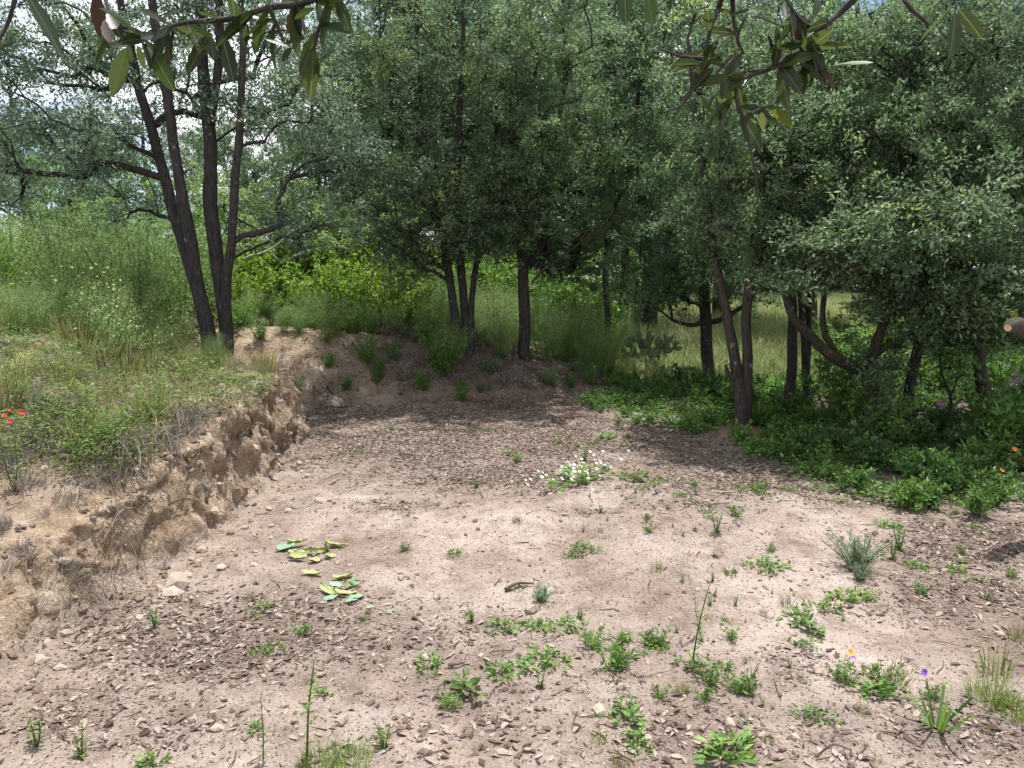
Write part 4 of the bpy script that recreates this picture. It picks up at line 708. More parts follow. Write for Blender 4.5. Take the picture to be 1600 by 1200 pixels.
def curled_leaf(seed):
    rng = np.random.default_rng(seed); u = np.array([0, .3, .68, 1]); w_ = np.array([.04, .95, .85, .03]) * .5 * (1 + .15 * rng.normal(0, 1, 4)); c1 = rng.uniform(.05, .8); c2 = rng.uniform(-.5, .5)
    V = []
    for i in range(4):
        z = .22 * math.sin(u[i] * 3.14) * c2; V += [(u[i] - .5, -w_[i] * .42, z + w_[i] * .35 * c1), (u[i] - .5, 0, z), (u[i] - .5, w_[i] * .42, z + w_[i] * .35 * c1 * rng.uniform(.3, 1.2))]
    F = []
    for i in range(3):
        for j in (0, 1): a = i * 3 + j; F += [(a, a + 1, a + 4), (a, a + 4, a + 3)]
    V = np.array(V); V[:, 2] -= V[:, 2].min() * .6; return V, np.array(F)
CLF = [curled_leaf(s) for s in range(6)]
def bake_leaves(lx, ly, size, rng, fl=None):
    mb = MB(); nrm = ground_normal(lx, ly); z = terrain(lx, ly); a = rng.random(len(lx)) * 6.283; s = size * (.35 + 1.15 * rng.random(len(lx)) ** 1.4); which = rng.integers(0, 6, len(lx))
    N_ = unit(nrm + rng.normal(0, .22, (len(lx), 3))); D = np.stack([np.cos(a), np.sin(a), a * 0], 1); D = unit(D - N_ * np.sum(D * N_, 1, keepdims=True)); S = np.cross(N_, D)
    for k in range(6):
        i = np.where(which == k)[0]
        if not len(i): continue
        V, F = CLF[k]; W = (np.column_stack([lx, ly, z + .003])[i][:, None] + s[i][:, None, None] * (V[None, :, :1] * D[i][:, None] + V[None, :, 1:2] * S[i][:, None] + V[None, :, 2:] * N_[i][:, None])).reshape(-1, 3)
        FF = (F[None] + (np.arange(len(i)) * len(V))[:, None, None]).reshape(-1, 3); mb.add(W, FF, 0, np.repeat(rng.random(len(i)), len(F)))
    return mb
tag(link('leaf_litter', bake_leaves(lx[mask], ly[mask], .033, rg).mesh('leaf_litter', ['fallen'])), 'brown and grey fallen oak leaves strewn over the clearing floor', 'leaf litter', None, 'stuff')
lm = []
for k in range(6):
    for r_ in (.15, .45, .7, .95): mb = MB(); mb.add(CLF[k][0] * .038, CLF[k][1], 0, r_); lm.append(mb.mesh('fallen_leaf', ['fallen']))
def where(x, y):
    px, py = pxy(x, y); v = 'by the bottom edge' if py > 1120 else 'in the foreground' if py > 1000 else 'midway' if py > 800 else 'far back'
    h = 'far left' if px < 250 else 'at left' if px < 500 else 'left of centre' if px < 800 else 'right of centre' if px < 1100 else 'at right' if px < 1350 else 'far right'; return v + ', ' + h
for i in near_i:
    nv = Vector(ground_normal(lx[i:i + 1], ly[i:i + 1])[0] + rg.normal(0, .2, 3)); q = nv.to_track_quat('Z', 'Y').to_euler()
    li = rg.integers(0, len(lm)); fs_ = rg.uniform(.7, 1.25)
    o = link('fallen_leaf', lm[li], None, (lx[i], ly[i], GZ(lx[i], ly[i]) + .004), (q.x, q.y, rg.random() * 6.28), fs_); tag(o, sized(fs_, .7, 1.25) + ' ' + ['dark brown', 'brown', 'light brown', 'pale grey-brown'][li % 4] + ' fallen oak leaf ' + where(lx[i], ly[i]), 'leaf', 'fallen leaves in the foreground')
n = 240000; dx = rg.uniform(-3, 4.4, n); dyy = 1.9 + 7.4 * rg.random(n) ** 1.4; k = (rg.random(n) < .17 + .83 * litter(dx, dyy)) & (np.abs(dx) < dyy * .72 + .2) & (dx < np.interp(dyy, EDGE[0], EDGE[1]) + .4); dx, dyy = dx[k], dyy[k]; n = len(dx); B_ = np.column_stack([dx, dyy, terrain(dx, dyy) + .002]); D_ = rg.normal(0, 1, (n, 3)) * [1, 1, .25]
mb = MB(); V, F, r = leaves(B_, D_, rg.uniform(.006, .017, n), rg.uniform(.003, .009, n), rg, 1.5, .2); mb.add(V, F, 0, r); tag(link('leaf_crumbs', mb.mesh('leaf_crumbs', ['fallen'])), 'fine crumbs of dead leaf scattered over the clearing floor', 'leaf litter', None, 'stuff')
mb = MB(); tn_ = 0
tx_ = rg.uniform(-2.6, 4.0, 4200); ty_ = 2.0 + 7.2 * rg.random(4200) ** 1.3; tk_ = (np.abs(tx_) < ty_ * .7) & (tx_ < np.interp(ty_, *EDGE) + .2) & (rg.random(4200) < .12 + litter(tx_, ty_)); tx_, ty_ = tx_[tk_], ty_[tk_]; tz_ = terrain(tx_, ty_)
for x_, y_, z_ in zip(tx_, ty_, tz_):
    a_ = rg.random() * 6.28; l_ = rg.uniform(.03, .13); d_ = np.array([math.cos(a_), math.sin(a_), 0]); b_ = np.array([x_, y_, z_ + .006]); mb.add(*tube(np.array([b_, b_ + d_ * l_ * .5 + [rg.normal(0, .008), rg.normal(0, .008), .004], b_ + d_ * l_ + [0, 0, .003]]), np.array([.0026, .002, .0012]) * rg.uniform(.6, 1.5), 3)); tn_ += 1
    if tn_ > 1100: break
tag(link('twig_litter', mb.mesh('twig_litter', ['twig'], True)), 'broken dry twigs scattered through the fallen leaves', 'twig litter', None, 'stuff')
def stone_mesh(seed):
    rng = np.random.default_rng(seed); ph = (1 + 5 ** .5) / 2; V = unit(np.array([(-1, ph, 0), (1, ph, 0), (-1, -ph, 0), (1, -ph, 0), (0, -1, ph), (0, 1, ph), (0, -1, -ph), (0, 1, -ph), (ph, 0, -1), (ph, 0, 1), (-ph, 0, -1), (-ph, 0, 1)], float))
    F = [(0, 11, 5), (0, 5, 1), (0, 1, 7), (0, 7, 10), (0, 10, 11), (1, 5, 9), (5, 11, 4), (11, 10, 2), (10, 7, 6), (7, 1, 8), (3, 9, 4), (3, 4, 2), (3, 2, 6), (3, 6, 8), (3, 8, 9), (4, 9, 5), (2, 4, 11), (6, 2, 10), (8, 6, 7), (9, 8, 1)]
    V = V * rng.uniform(.7, 1.2, (12, 1)) * [1, rng.uniform(.6, .95), rng.uniform(.4, .75)]; return V, np.array(F)
SM = [stone_mesh(s) for s in range(5)]; sm = []
for V, F in SM: mb = MB(); mb.add(V, F); me = mb.mesh('stone', ['stone'], False); sm.append(me)
n = 16000; sx = rg.uniform(-4, 4, n); sy = 1.9 + 7 * rg.random(n) ** 1.3; tb = np.interp(sy, *XB) - sx
wgt = .35 + .9 * np.exp(-((tb + .15) / .45) ** 2) + .3 * (fbm(sx * 1.5, sy * 1.5 + 50, 3) > .05); k = (rg.random(n) < wgt * .7) & (np.abs(sx) < sy * .72 + .2) & (sx < np.interp(sy, EDGE[0], EDGE[1])); sx, sy = sx[k], sy[k]
mb = MB(); sz = terrain(sx, sy); ss = rg.uniform(.003, .0085, len(sx)) * (1 + .8 * (rg.random(len(sx)) < .12))
for j in range(5):
    i = np.arange(len(sx))[j::5]; V, F = SM[j]; a = rg.random(len(i)) * 6.28; c, s_ = np.cos(a)[:, None], np.sin(a)[:, None]; W = np.stack([V[None, :, 0] * c - V[None, :, 1] * s_, V[None, :, 0] * s_ + V[None, :, 1] * c, np.repeat(V[None, :, 2], len(i), 0)], -1) * ss[i][:, None, None] + np.column_stack([sx, sy, sz + ss * .2])[i][:, None]
    mb.add(W.reshape(-1, 3), (F[None] + (np.arange(len(i)) * 12)[:, None, None]).reshape(-1, 3), 0, np.repeat(rg.random(len(i)), 20))
tag(link('gravel', mb.mesh('gravel', ['stone'])), 'fine gravel and grit scattered over the sandy ground', 'gravel', None, 'stuff')
NS = [(275, 915, .085, 'tan block of hard earth lying at the foot of the left bank'), (293, 902, .035, 'pale stone resting beside the tan earth block'), (270, 930, .06, 'lower lump of tan earth below the bank'), (95, 1045, .03, 'orange stone below the left bank'), (62, 1035, .035, 'pinkish stone at the foot of the left bank'), (1140, 1132, .028, 'smooth tan pebble near the broad-leaved weed in the foreground'), (535, 1130, .03, 'grey-brown stone in the left foreground'), (665, 1180, .03, 'pale stone by the bottom edge'), (420, 797, .035, 'whitish stone at the foot of the bank near the stick'), (450, 800, .03, 'grey stone by the stick below the bank'), (497, 785, .04, 'reddish flat stone right of the stick'), (1330, 770, .05, 'flat grey stone at the undergrowth rim'), (1560, 995, .03, 'tan stone at the right edge'), (938, 1112, .035, 'dark round stone beside the creeping vine'), (340, 1145, .028, 'cream stone in the leaf litter'), (310, 880, .03, 'small tan stone above the earth block'), (1190, 1155, .02, 'small tan pebble left of the bottom weeds'), (830, 958, .05, 'broad pale flat stone beside the dark stick')]
for px, py, s, lab in NS:
    q = G(px, py); tag(link('stone', sm[R0.randrange(5)], None, (q[0], q[1], q[2] + s * .2), (0, 0, R0.random() * 6), s), lab, 'stone')
for (x, y) in scatter(230, -3.0, 3.0, 2.2, 7.5, lambda x, y: abs(x) < y * .68 and (abs(xb(y) - x - .2) < .65 or R0.random() < .22), .07, 33):
    s = R0.uniform(.012, .032) * (1.2 if xb(y) - x > -.3 else .8); onb = xb(y) - x > -.35
    tag(link('stone', sm[R0.randrange(5)], None, (x, y, GZ(x, y) + s * .2), (R0.uniform(-.5, .5), R0.uniform(-.5, .5), R0.random() * 6), s), ('small tan stone bedded in the cut earth bank' if onb else 'small stone on the sandy ground') + ' ' + where(x, y), 'stone', 'stones in the bank' if onb else 'stones on the clearing')
# lumps of earth on the cut face
clod = []
for s in range(3): V, F = stone_mesh(90 + s); mb = MB(); mb.add(V, F); me = mb.mesh('earth_clod', ['stone'], False); me.materials.clear(); me.materials.append(M['clod'] if 'clod' in M else M.setdefault('clod', simple_mat('clod', (.24, .165, .105), (.48, .38, .28), 18, .95, .8, rnd=.2))); clod.append(me)
for (x, y) in scatter(260, -2.5, -1.5, 2.4, 7.4, lambda x, y: -.30 < xb(y) - x < .45, .035, 34):
    s = R0.uniform(.010, .026) * R0.choice([.5, .7, 1, 1.5]); tag(link('earth_clod', clod[R0.randrange(3)], None, (x, y, GZ(x, y) + s * .15), (R0.uniform(-.6, .6), R0.uniform(-.6, .6), R0.random() * 6), s), 'crumbly tan clod of earth on the cut bank face ' + where(x, y), 'earth clod', 'clods on the cut bank')

# ------------------------------------------------------------------ sticks and dead branches
def stick(name, label, pts, r, mat='twig', cat='stick', k=7, side=()):
    pts = np.array(pts, float); S = spline(pts, 6); o = pts[0].copy(); mb = MB(); V, F = tube(S, np.linspace(r, r * .45, len(S)) * (1 + .25 * fbm(np.arange(len(S)) * .7, np.zeros(len(S)) + r * 99, 2)), k); mb.add(V, F)
    for sd_ in side: T = spline(np.array(sd_, float), 5); mb.add(*tube(T, np.linspace(r * .5, r * .15, len(T)), 5))
    return tag(link(name, mb.mesh(name, [mat], True, o), None, o), label, cat)
def gs(px, py, dz=.012): q = G(px, py); return (q[0], q[1], q[2] + dz)
stick('stick', 'short dark crooked stick lying on the pale sand', [gs(790, 925), gs(810, 920, .02), gs(835, 917)], .010)
stick('stick', 'thin pale stick lying below the cut bank', [gs(430, 795), gs(448, 791, .02), gs(466, 795), gs(488, 791, .02)], .005, 'deadwood')
stick('stick', 'dark thin stick poking out of the cut bank face', [gs(262, 801, .03), gs(290, 800, .05), gs(312, 797, .04)], .007)
stick('stick', 'small upright broken pale stick beside the earth block', [gs(258, 893), np.array(gs(258, 893)) + [0.005, 0, .06]], .008, 'deadwood')
stick('stick', 'small dark stick in the leaf litter beside the creeping weeds', [gs(700, 1047), gs(715, 1044, .015), gs(727, 1042)], .007)
stick('stick', 'dark twig lying at the lower right', [gs(1275, 1190), gs(1300, 1183, .04), gs(1330, 1186, .03)], .005)
dy = 11.5
stick('dead_branch', 'bleached grey dead branch arching over the bright bushes', [P(440, 412, dy), P(450, 405, dy), P(475, 395, dy), P(500, 388, dy), P(525, 386, dy), P(548, 390, dy)], .028, 'deadwood', 'branch', 7, [[P(500, 388, dy), P(490, 400, dy), P(470, 410, dy)], [P(440, 412, dy), P(425, 395, dy), P(415, 370, dy), P(412, 345, dy)]])
stick('dead_branch', 'grey dead branch arching right of the many-trunked oak', [P(370, 420, 11), P(385, 403, 11), P(410, 395, 11), P(430, 385, 11), P(460, 360, 11), P(490, 352, 11)], .022, 'deadwood', 'branch', 6)
stick('dead_branch', 'pale dead branch sticking out of the weeds left of the oak', [P(145, 420, 11), P(140, 405, 11), P(150, 398, 11), P(160, 396, 11)], .025, 'deadwood', 'branch', 6, [[P(140, 405, 11), P(130, 392, 11), P(122, 380, 11)]])
stick('dead_branch', 'thin grey dead branch above the weeds at the left', [P(60, 350, 13), P(110, 358, 13), P(140, 362, 13), P(172, 372, 13)], .018, 'deadwood', 'branch', 6)
stick('dead_branch', 'small grey dead branch just left of the oak trunks', [P(250, 410, 10), P(262, 400, 10), P(280, 402, 10)], .02, 'deadwood', 'branch', 6)
rng = np.random.default_rng(41); pts = [P(832, 440, 10.2), P(850, 420, 10.2), P(880, 400, 10.3), P(915, 372, 10.4), P(940, 350, 10.5)]
side = []
for q in range(16):
    b_ = pts[rng.integers(1, 5)]; d_ = unit(rng.normal(0, 1, 3) * [1, .5, .7] + [.5, 0, .2]) * rng.uniform(.25, .6); side.append([b_, b_ + d_ * .5 + rng.normal(0, .03, 3), b_ + d_])
stick('dead_branch', 'bare brown dead branch with twigs beside the straight bank oak', pts, .016, 'twig', 'branch', 6, side)
# sawn limb at the right edge
lg = P(1575, 512, 4.2); le = P(1680, 545, 4.5)
root = bpy.data.objects.new('sawn_branch', None); C.objects.link(root); root.location = lg; tag(root, 'sawn-off grey branch end jutting in at the right edge', 'branch')
S = spline(np.array([lg, P(1590, 508, 4.25), P(1620, 522, 4.35), le, P(1800, 640, 5.2), (5.2, 5.6, GZ(5.2, 5.6) - .1)]), 6); mb = MB(); mb.add(*tube(S[:, :3], np.concatenate([[.022, .034, .038], np.linspace(.04, .09, len(S) - 3)]), 12)); link('limb', mb.mesh('limb', ['bark_grey'], True, lg), root)
an = np.arange(12) * 6.283 / 12; mb = MB(); ax = unit((S[0] - S[2])); A = unit(np.cross(ax, [0, 0, 1])); B_ = np.cross(ax, A); ring = S[0] + ax * .003 + .021 * (np.cos(an)[:, None] * A + np.sin(an)[:, None] * B_); mb.add(np.vstack([[S[0] + ax * .005], ring]), [(0, i + 1, (i + 1) % 12 + 1) for i in range(12)]); link('cut_face', mb.mesh('cut_face', ['cutwood'], False, lg), root)
rng = np.random.default_rng(5); mb = MB(); B_ = np.repeat(P(1588, 500, 4.25)[None], 12, 0) + rng.normal(0, .008, (12, 3)); V, F, r = leaves(B_, rng.normal(0, 1, (12, 3)) + [0, 0, .8], .05, .016, rng, 1, .1, True); mb.add(V, F, 0, r); link('yellow_leaves', mb.mesh('yellow_leaves', ['over_yellow'], False, lg), root)

# ------------------------------------------------------------------ cut cactus pads
def pad_mesh(name, kind, mat, seed):
    rng = np.random.default_rng(seed); nu, nv = 9, 5; V = []; th = .013
    L_, W_ = {'pad': (.11, .06), 'strip': (.13, .034), 'chip': (.07, .045)}[kind]; bend = {'pad': .7, 'strip': 1.15, 'chip': .5}[kind]; cup = {'pad': .5, 'strip': .7, 'chip': .3}[kind]; tw_ = rng.uniform(-.6, .6)
    for side in (1, -1):
        for i in range(nu):
            u = i / (nu - 1); w_ = W_ * .5 * max(math.sin(math.pi * (.06 + .88 * u)), .02) ** .6 * (1 + .08 * rng.normal())
            a = (u - .5) * bend
            for j in range(nv):
                v = (j / (nv - 1) - .5) * 2; e = (1 - abs(v) ** 3) * math.sin(math.pi * (.05 + .9 * u)) ** .4
                V.append(((u - .5) * L_ * math.cos(a * .7), v * w_, L_ * .5 * a * a + cup * w_ * v * v + tw_ * (u - .5) * v * w_ + .003 * math.sin(9 * u + 5 * v + seed) + side * th * .5 * e))
    F = []
    for s_ in (0, 1):
        o = s_ * nu * nv
        for i in range(nu - 1):
            for j in range(nv - 1):
                a = o + i * nv + j; q = [(a, a + nv, a + nv + 1), (a, a + nv + 1, a + 1)]; F += [t[::-1] for t in q] if s_ == 0 else q
    rim = [(i, 0) for i in range(nu)] + [(nu - 1, j) for j in range(1, nv)] + [(i, nv - 1) for i in range(nu - 2, -1, -1)] + [(0, j) for j in range(nv - 2, 0, -1)]; ids = [i * nv + j for i, j in rim]; m = nu * nv
    for q in range(len(ids)): a, b = ids[q], ids[(q + 1) % len(ids)]; F += [(a, b, b + m), (a, b + m, a + m)]
    V = np.array(V); V[:, 2] -= V[:, 2].min(); mb = MB(); mb.add(V, np.array(F)); return mb.mesh(name, [mat], True)
PM = {(k, c): pad_mesh('cactus_pad', k, 'pad_' + c, i) for i, (k, c) in enumerate([('pad', 'yellow'), ('pad', 'green'), ('strip', 'yellow'), ('chip', 'green'), ('chip', 'yellow')])}
for (px, py, k, c, rz, tx, ty, dz, lab) in [
    (447, 862, 'pad', 'green', .3, .3, 0, .01, 'bluish green cut pad at the left end of the larger heap'), (463, 872, 'pad', 'yellow', .1, .2, .3, .01, 'yellow-green cut pad leaning in the larger heap'), (468, 876, 'pad', 'yellow', -.2, .5, 0, .02, 'yellow-green boat-shaped pad at the front of the larger heap'), (465, 855, 'strip', 'yellow', .6, 0, .2, .02, 'curled yellow-green strip at the back of the larger heap'), (482, 866, 'strip', 'yellow', -.3, .9, 0, .015, 'brownish curled strip in the middle of the larger heap'), (495, 866, 'strip', 'yellow', .9, 1.0, .3, .02, 'upright curled strip in the larger heap'), (508, 862, 'strip', 'yellow', 1.3, .9, .5, .02, 'tall thin upright strip in the larger heap'), (523, 856, 'strip', 'yellow', .1, .1, 0, .005, 'long thin strip at the right end of the larger heap'), (491, 881, 'chip', 'yellow', .4, .2, 0, .005, 'ragged yellow-green piece just in front of the larger heap'), (516, 872, 'chip', 'yellow', .1, .1, .1, .003, 'small yellow-green piece at the right of the larger heap'), (488, 899, 'strip', 'yellow', .0, .3, 0, .0, 'single curled cut piece lying between the two heaps'),
    (537, 907, 'strip', 'yellow', .15, .1, 0, .0, 'long curled piece just behind the smaller heap'), (515, 930, 'strip', 'yellow', -.6, .4, 0, .005, 'curled yellow-green strip at the left of the smaller heap'), (524, 922, 'chip', 'green', .3, .3, 0, .02, 'bluish green flat piece on top of the smaller heap'), (545, 918, 'strip', 'yellow', .9, .8, .3, .015, 'upright curled strip in the smaller heap'), (552, 915, 'chip', 'green', 1.1, .7, .3, .01, 'bluish green piece leaning at the back of the smaller heap'), (540, 932, 'strip', 'yellow', .1, .2, 0, .0, 'long curved strip at the front of the smaller heap'), (557, 937, 'chip', 'green', .1, .1, 0, .0, 'flat bluish green piece at the right of the smaller heap'), (550, 944, 'chip', 'green', .4, .1, 0, .0, 'bright bluish green piece in front of the smaller heap'), (578, 952, 'chip', 'green', .6, .2, 0, .0, 'lone bluish green chip to the right of the smaller heap'), (516, 938, 'chip', 'green', .2, .2, 0, .0, 'bluish green piece under the left strip of the smaller heap'), (610, 957, 'chip', 'green', .2, .1, 0, -.004, 'faint green chip lying apart in the leaf litter')]:
    q = G(px, py); tag(link('cactus_pad', PM[(k, c)], None, (q[0], q[1], q[2] + dz), (tx * 1.4 - .15, ty * 1.5 + R0.uniform(-.25, .25), rz), R0.uniform(.85, 1.05) * (.6 if 'faint' in lab or 'lone' in lab else 1)), lab, 'cactus pad', 'cut cactus pieces')
# prickly pear by the field
pr = bpy.data.objects.new('prickly_pear', None); C.objects.link(pr); q = P(1020, 520, 12.0); q[2] = GZ(q[0], q[1]); pr.location = q; pr.scale = (.5, .45, .6); tag(pr, 'grey-green prickly pear cactus at the edge of the field', 'cactus')
mb = MB(); an = np.arange(14) * 6.283 / 14; ov = np.array([(math.sin(a) * .11 * (1 + .12 * math.cos(a)), 0, .17 - .17 * math.cos(a)) for a in an]); Vp = np.vstack([ov + [0, .014, 0], ov - [0, .014, 0], [[0, .026, .17]], [[0, -.026, .17]]]); Fp = [(28, i, (i + 1) % 14) for i in range(14)] + [(29, 14 + (i + 1) % 14, 14 + i) for i in range(14)] + [t for i in range(14) for t in ((i, 14 + i, 14 + (i + 1) % 14), (i, 14 + (i + 1) % 14, (i + 1) % 14))]
mb.add(Vp, Fp); pm = mb.mesh('pad', ['cactus'], True); rr = random.Random(3); pads = [((0, 0, -.03), 0, 0, 1.2), ((.12, .02, -.02), .4, 1, 1.1), ((-.14, 0, -.02), -.4, 2, 1.1)]
for lvl in range(3):
    for (p, tl, az, s) in list(pads)[-6:]:
        for sg in (-1, 1):
            t2 = tl + sg * rr.uniform(.25, .7); top = np.array(p) + np.array([math.sin(tl) * math.cos(az) * 0 + math.sin(tl) * .3, rr.uniform(-.03, .03), .3 * math.cos(tl)]) * s; pads.append((tuple(top), t2, rr.random() * .8, s * .9))
for (p, tl, az, s) in pads[:40]: link('pad', pm, pr, p, (0, tl, az * .5), s)

# ------------------------------------------------------------------ weeds of the clearing
W_ = {
    'mat': [mat_mesh('creeping_weed', ['weed', 'stem'], .12, 90, .042, .5, .05, s) for s in (1, 2, 3)], 'bushy': [shrub_mesh('small_weed', ['weed', 'stem'], .13, .12, 9, 5, 7, .032, .24, s, .5, .1, True, sr=.6) for s in (4, 5)],
    'sprig': [sprig_mesh('weed_sprig', ['weed', 'stem'], .11, 9, .026, .3, s, .25, True, 3) for s in (6, 7, 8)], 'tall': [sprig_mesh('tall_weed', ['weed', 'stem'], .42, 24, .045, .28, s, .12, False, 1) for s in (9, 10)],
    'feather': [shrub_mesh('fine_weed', ['weed_grey', 'stem'], .16, .14, 26, 9, 12, .018, .2, 11, .8, .1)], 'grass': [tuft_mesh('grass_tuft', ['grass'], .16, .05, 60, .004, .7, s) for s in (12, 13)], 'fgrass': [tuft_mesh('fine_grass_tuft', ['bright'], .13, .10, 260, .003, .8, 14)], 'broad': [mat_mesh('broad_weed', ['weed', 'stem'], .10, 34, .085, .48, .10, s) for s in (15, 16)], 'strap': [tuft_mesh('strap_leaved_plant', ['herb'], .30, .03, 11, .014, 1.2, 17, curve=.75)]}
WL = [('mat', 1200, 888, 1.2, 'dark green creeping clump right of the pale sand'), ('feather', 1340, 893, 1.25, 'fluffy bluish green fine-leaved weed near the right'), ('feather', 1342, 908, .6, 'small silvery tuft in front of the fluffy weed'), ('mat', 1390, 826, 1.3, 'grassy green clump near the undergrowth at the right'), ('broad', 1252, 980, .9, 'bright yellow-green broad-leaved weed right of centre'), ('mat', 1318, 940, 1.1, 'creeping weed arc left of the dark litter'), ('mat', 1350, 935, .9, 'darker creeping weed at the end of the arc'), ('mat', 1290, 955, .9, 'sparse creeping weed in the middle of the arc'), ('bushy', 1440, 930, .8, 'small weed on the rim of the dark litter at the right'), ('mat', 1495, 895, .9, 'low grass clump on the right side'), ('bushy', 1322, 1068, 1.1, 'weed clump with an orange flower in the right foreground'), ('bushy', 1382, 1085, 1.5, 'large green weed clump in the right foreground'), ('grass', 1395, 1070, 1.6, 'grassy tuft standing in the large weed clump'), ('broad', 1365, 1090, .7, 'round-leaved weed at the left foot of the large clump'), ('fgrass', 1550, 1095, 1.3, 'fine bright green grass patch at the right edge'), ('fgrass', 1590, 1120, 1.3, 'fine bright green grass patch in the lower right corner'), ('grass', 1560, 1060, 2.0, 'wispy grass stalks above the fine grass patch'), ('strap', 1462, 1140, 1.0, 'plant with long strap-shaped leaves at the lower right'), ('bushy', 1455, 1095, .8, 'small dark weed above the strap-leaved plant'), ('broad', 1128, 1190, .9, 'dark broad-leaved weed at the bottom edge'), ('broad', 1150, 1170, .75, 'second dark broad-leaved weed just behind the bottom one'), ('bushy', 1112, 1068, 1.1, 'green weed clump right of centre foreground'), ('bushy', 1152, 1080, 1.1, 'upright dark weed beside the green clump'), ('tall', 1081, 1042, .95, 'tall thin feathery weed right of centre'), ('tall', 1096, 1000, .5, 'shorter thin weed behind the tall feathery one'), ('bushy', 1028, 1012, .9, 'yellowish weed clump left of the tall thin weed'), ('mat', 788, 985, 1.2, 'bright creeping weed at the left end of the green ring'), ('mat', 838, 982, 1.1, 'creeping weed along the top of the green ring'), ('mat', 885, 980, 1.0, 'creeping weed continuing the top of the green ring'), ('bushy', 958, 1045, 1.6, 'dense green weed mound at the right of the green ring'), ('bushy', 930, 1010, 1.0, 'upright weed behind the dense green mound'), ('mat', 820, 1048, 1.1, 'creeping weed along the bottom of the green ring'), ('mat', 858, 1030, 1.0, 'pale green creeping weed inside the ring'), ('mat', 780, 1055, .9, 'creeping weed joining the ring to the lower weeds'), ('broad', 728, 1082, .8, 'light green broad-leaved weed left of the ring'), ('mat', 670, 1045, .9, 'dark weed clump left of the ring'), ('bushy', 706, 1105, .8, 'small leafy weed below the light broad-leaved one'), ('sprig', 737, 975, 1.4, 'yellowish sprig above the left of the ring'), ('feather', 847, 938, .55, 'small grey-green tuft beside the dark stick'), ('mat', 710, 866, .8, 'small weed patch on the pale sand'), ('grass', 808, 818, .8, 'sparse grass patch on the back of the pale sand'), ('mat', 925, 862, .8, 'small flat weed on the pale sand right of centre'), ('fgrass', 545, 1196, 1.2, 'fine grass patch at the bottom edge left of centre'), ('fgrass', 500, 1200, 1.1, 'fine grass patch at the bottom edge'), ('sprig', 600, 1170, 1.5, 'yellow-green sprig near the bottom edge'), ('tall', 480, 1192, .95, 'tall dark leafy weed at the bottom left'), ('tall', 411, 1199, .6, 'thin weed left of the tall dark leafy one'), ('grass', 388, 938, .9, 'grass tuft in front of the bank'), ('sprig', 242, 985, 1.6, 'thin sprig near the foot of the left bank'), ('mat', 415, 1022, .9, 'flat weed patch in the left litter'), ('broad', 502, 1087, .5, 'flat light green weed in the left foreground'), ('sprig', 58, 1168, 1.6, 'sprig at the lower left'), ('sprig', 128, 1185, 1.4, 'yellowish sprig at the bottom left'), ('broad', 236, 1195, .6, 'broad pale leaf plant at the bottom left'), ('broad', 400, 1145, .4, 'tiny dark-leaved weed in the left litter'), ('mat', 946, 685, 1.4, 'light green weed at the back of the clearing'), ('bushy', 808, 722, .8, 'faint weed on the back litter'), ('sprig', 744, 762, 1.5, 'weed sprig at the back edge of the pale sand'), ('mat', 995, 750, 2.0, 'green weed patch right of the white flowers'), ('bushy', 1180, 770, .9, 'small weed on the leaf litter near the undergrowth'), ('sprig', 912, 722, 2.2, 'thin weed behind the white flowers'), ('mat', 1230, 765, 1.0, 'bright low weed near the undergrowth rim'), ('bushy', 1300, 750, 1.5, 'bright green weed at the tip of the undergrowth'), ('sprig', 1120, 835, 1.6, 'sprig at the right side of the pale sand'), ('bushy', 1205, 862, .7, 'dark little weed above the creeping clump'), ('sprig', 1395, 875, 2.0, 'dark sprig right of the fluffy weed'), ('sprig', 1405, 860, 2.0, 'second dark sprig right of the fluffy weed'), ('broad', 985, 1130, .7, 'leafy end of the creeping vine in the foreground'), ('mat', 975, 1110, .8, 'creeping vine clump in the foreground'), ('broad', 995, 1155, .6, 'lower leaves of the creeping vine'), ('grass', 935, 1165, .9, 'thin grass tuft left of the creeping vine'), ('sprig', 845, 1075, 1.4, 'slim sprig below the green ring'), ('bushy', 1580, 905, .8, 'weed at the right edge'), ('grass', 1590, 1000, 1.2, 'grass tuft at the right edge')]
WN = {'mat': 'creeping_weed', 'bushy': 'small_weed', 'sprig': 'weed_sprig', 'tall': 'tall_weed', 'feather': 'fine_weed', 'grass': 'grass_tuft', 'fgrass': 'fine_grass_tuft', 'broad': 'broad_weed', 'strap': 'strap_leaved_plant'}
wobj = {}
for i, (k, px, py, s, lab) in enumerate(WL): wobj[lab] = place(WN[k], W_[k][i % len(W_[k])], G(px, py)[:2], lab, 'weed', None, s * (.5 + .22 * R0.random() if k in ('mat', 'bushy', 'broad', 'sprig', 'grass') else .62 if k == 'fgrass' else .95), tilt=.12)
for (x, y) in scatter(210, -1.7, 3.4, 2.2, 8.2, lambda x, y: abs(x) < y * .68 and xb(y) - x < -.35 and x < edge(y) and R0.random() < (.25 if x < .2 else 1) and fbm(np.array([x * 1.6 + 3]), np.array([y * 1.6]), 3)[0] > -.02, .08, 35):
    k = R0.choice(['sprig', 'sprig', 'grass', 'mat', 'bushy', 'sprig']); place(WN[k], R0.choice(W_[k]), (x, y), {'sprig': 'thin green sprig', 'grass': 'small grass tuft', 'mat': 'small flat green weed', 'bushy': 'little bushy weed'}[k] + ' on the bare ground ' + where(x, y), 'weed', 'small weeds dotted over the clearing', R0.uniform(.18, .55))
fl = {c: flower_mesh('flower', c, r, 9, 4) for c, r in (('orange', .022), ('purple', .016), ('pink', .035), ('white', .016))}
def add_flower(root, c, offs, s=1):
    for o in offs: link('flower', fl[c], root, tuple(v / root.scale[0] for v in o), (R0.uniform(.1, 1.0), R0.uniform(-.5, .5), 0), s / root.scale[0] * R0.uniform(.7, 1.1))
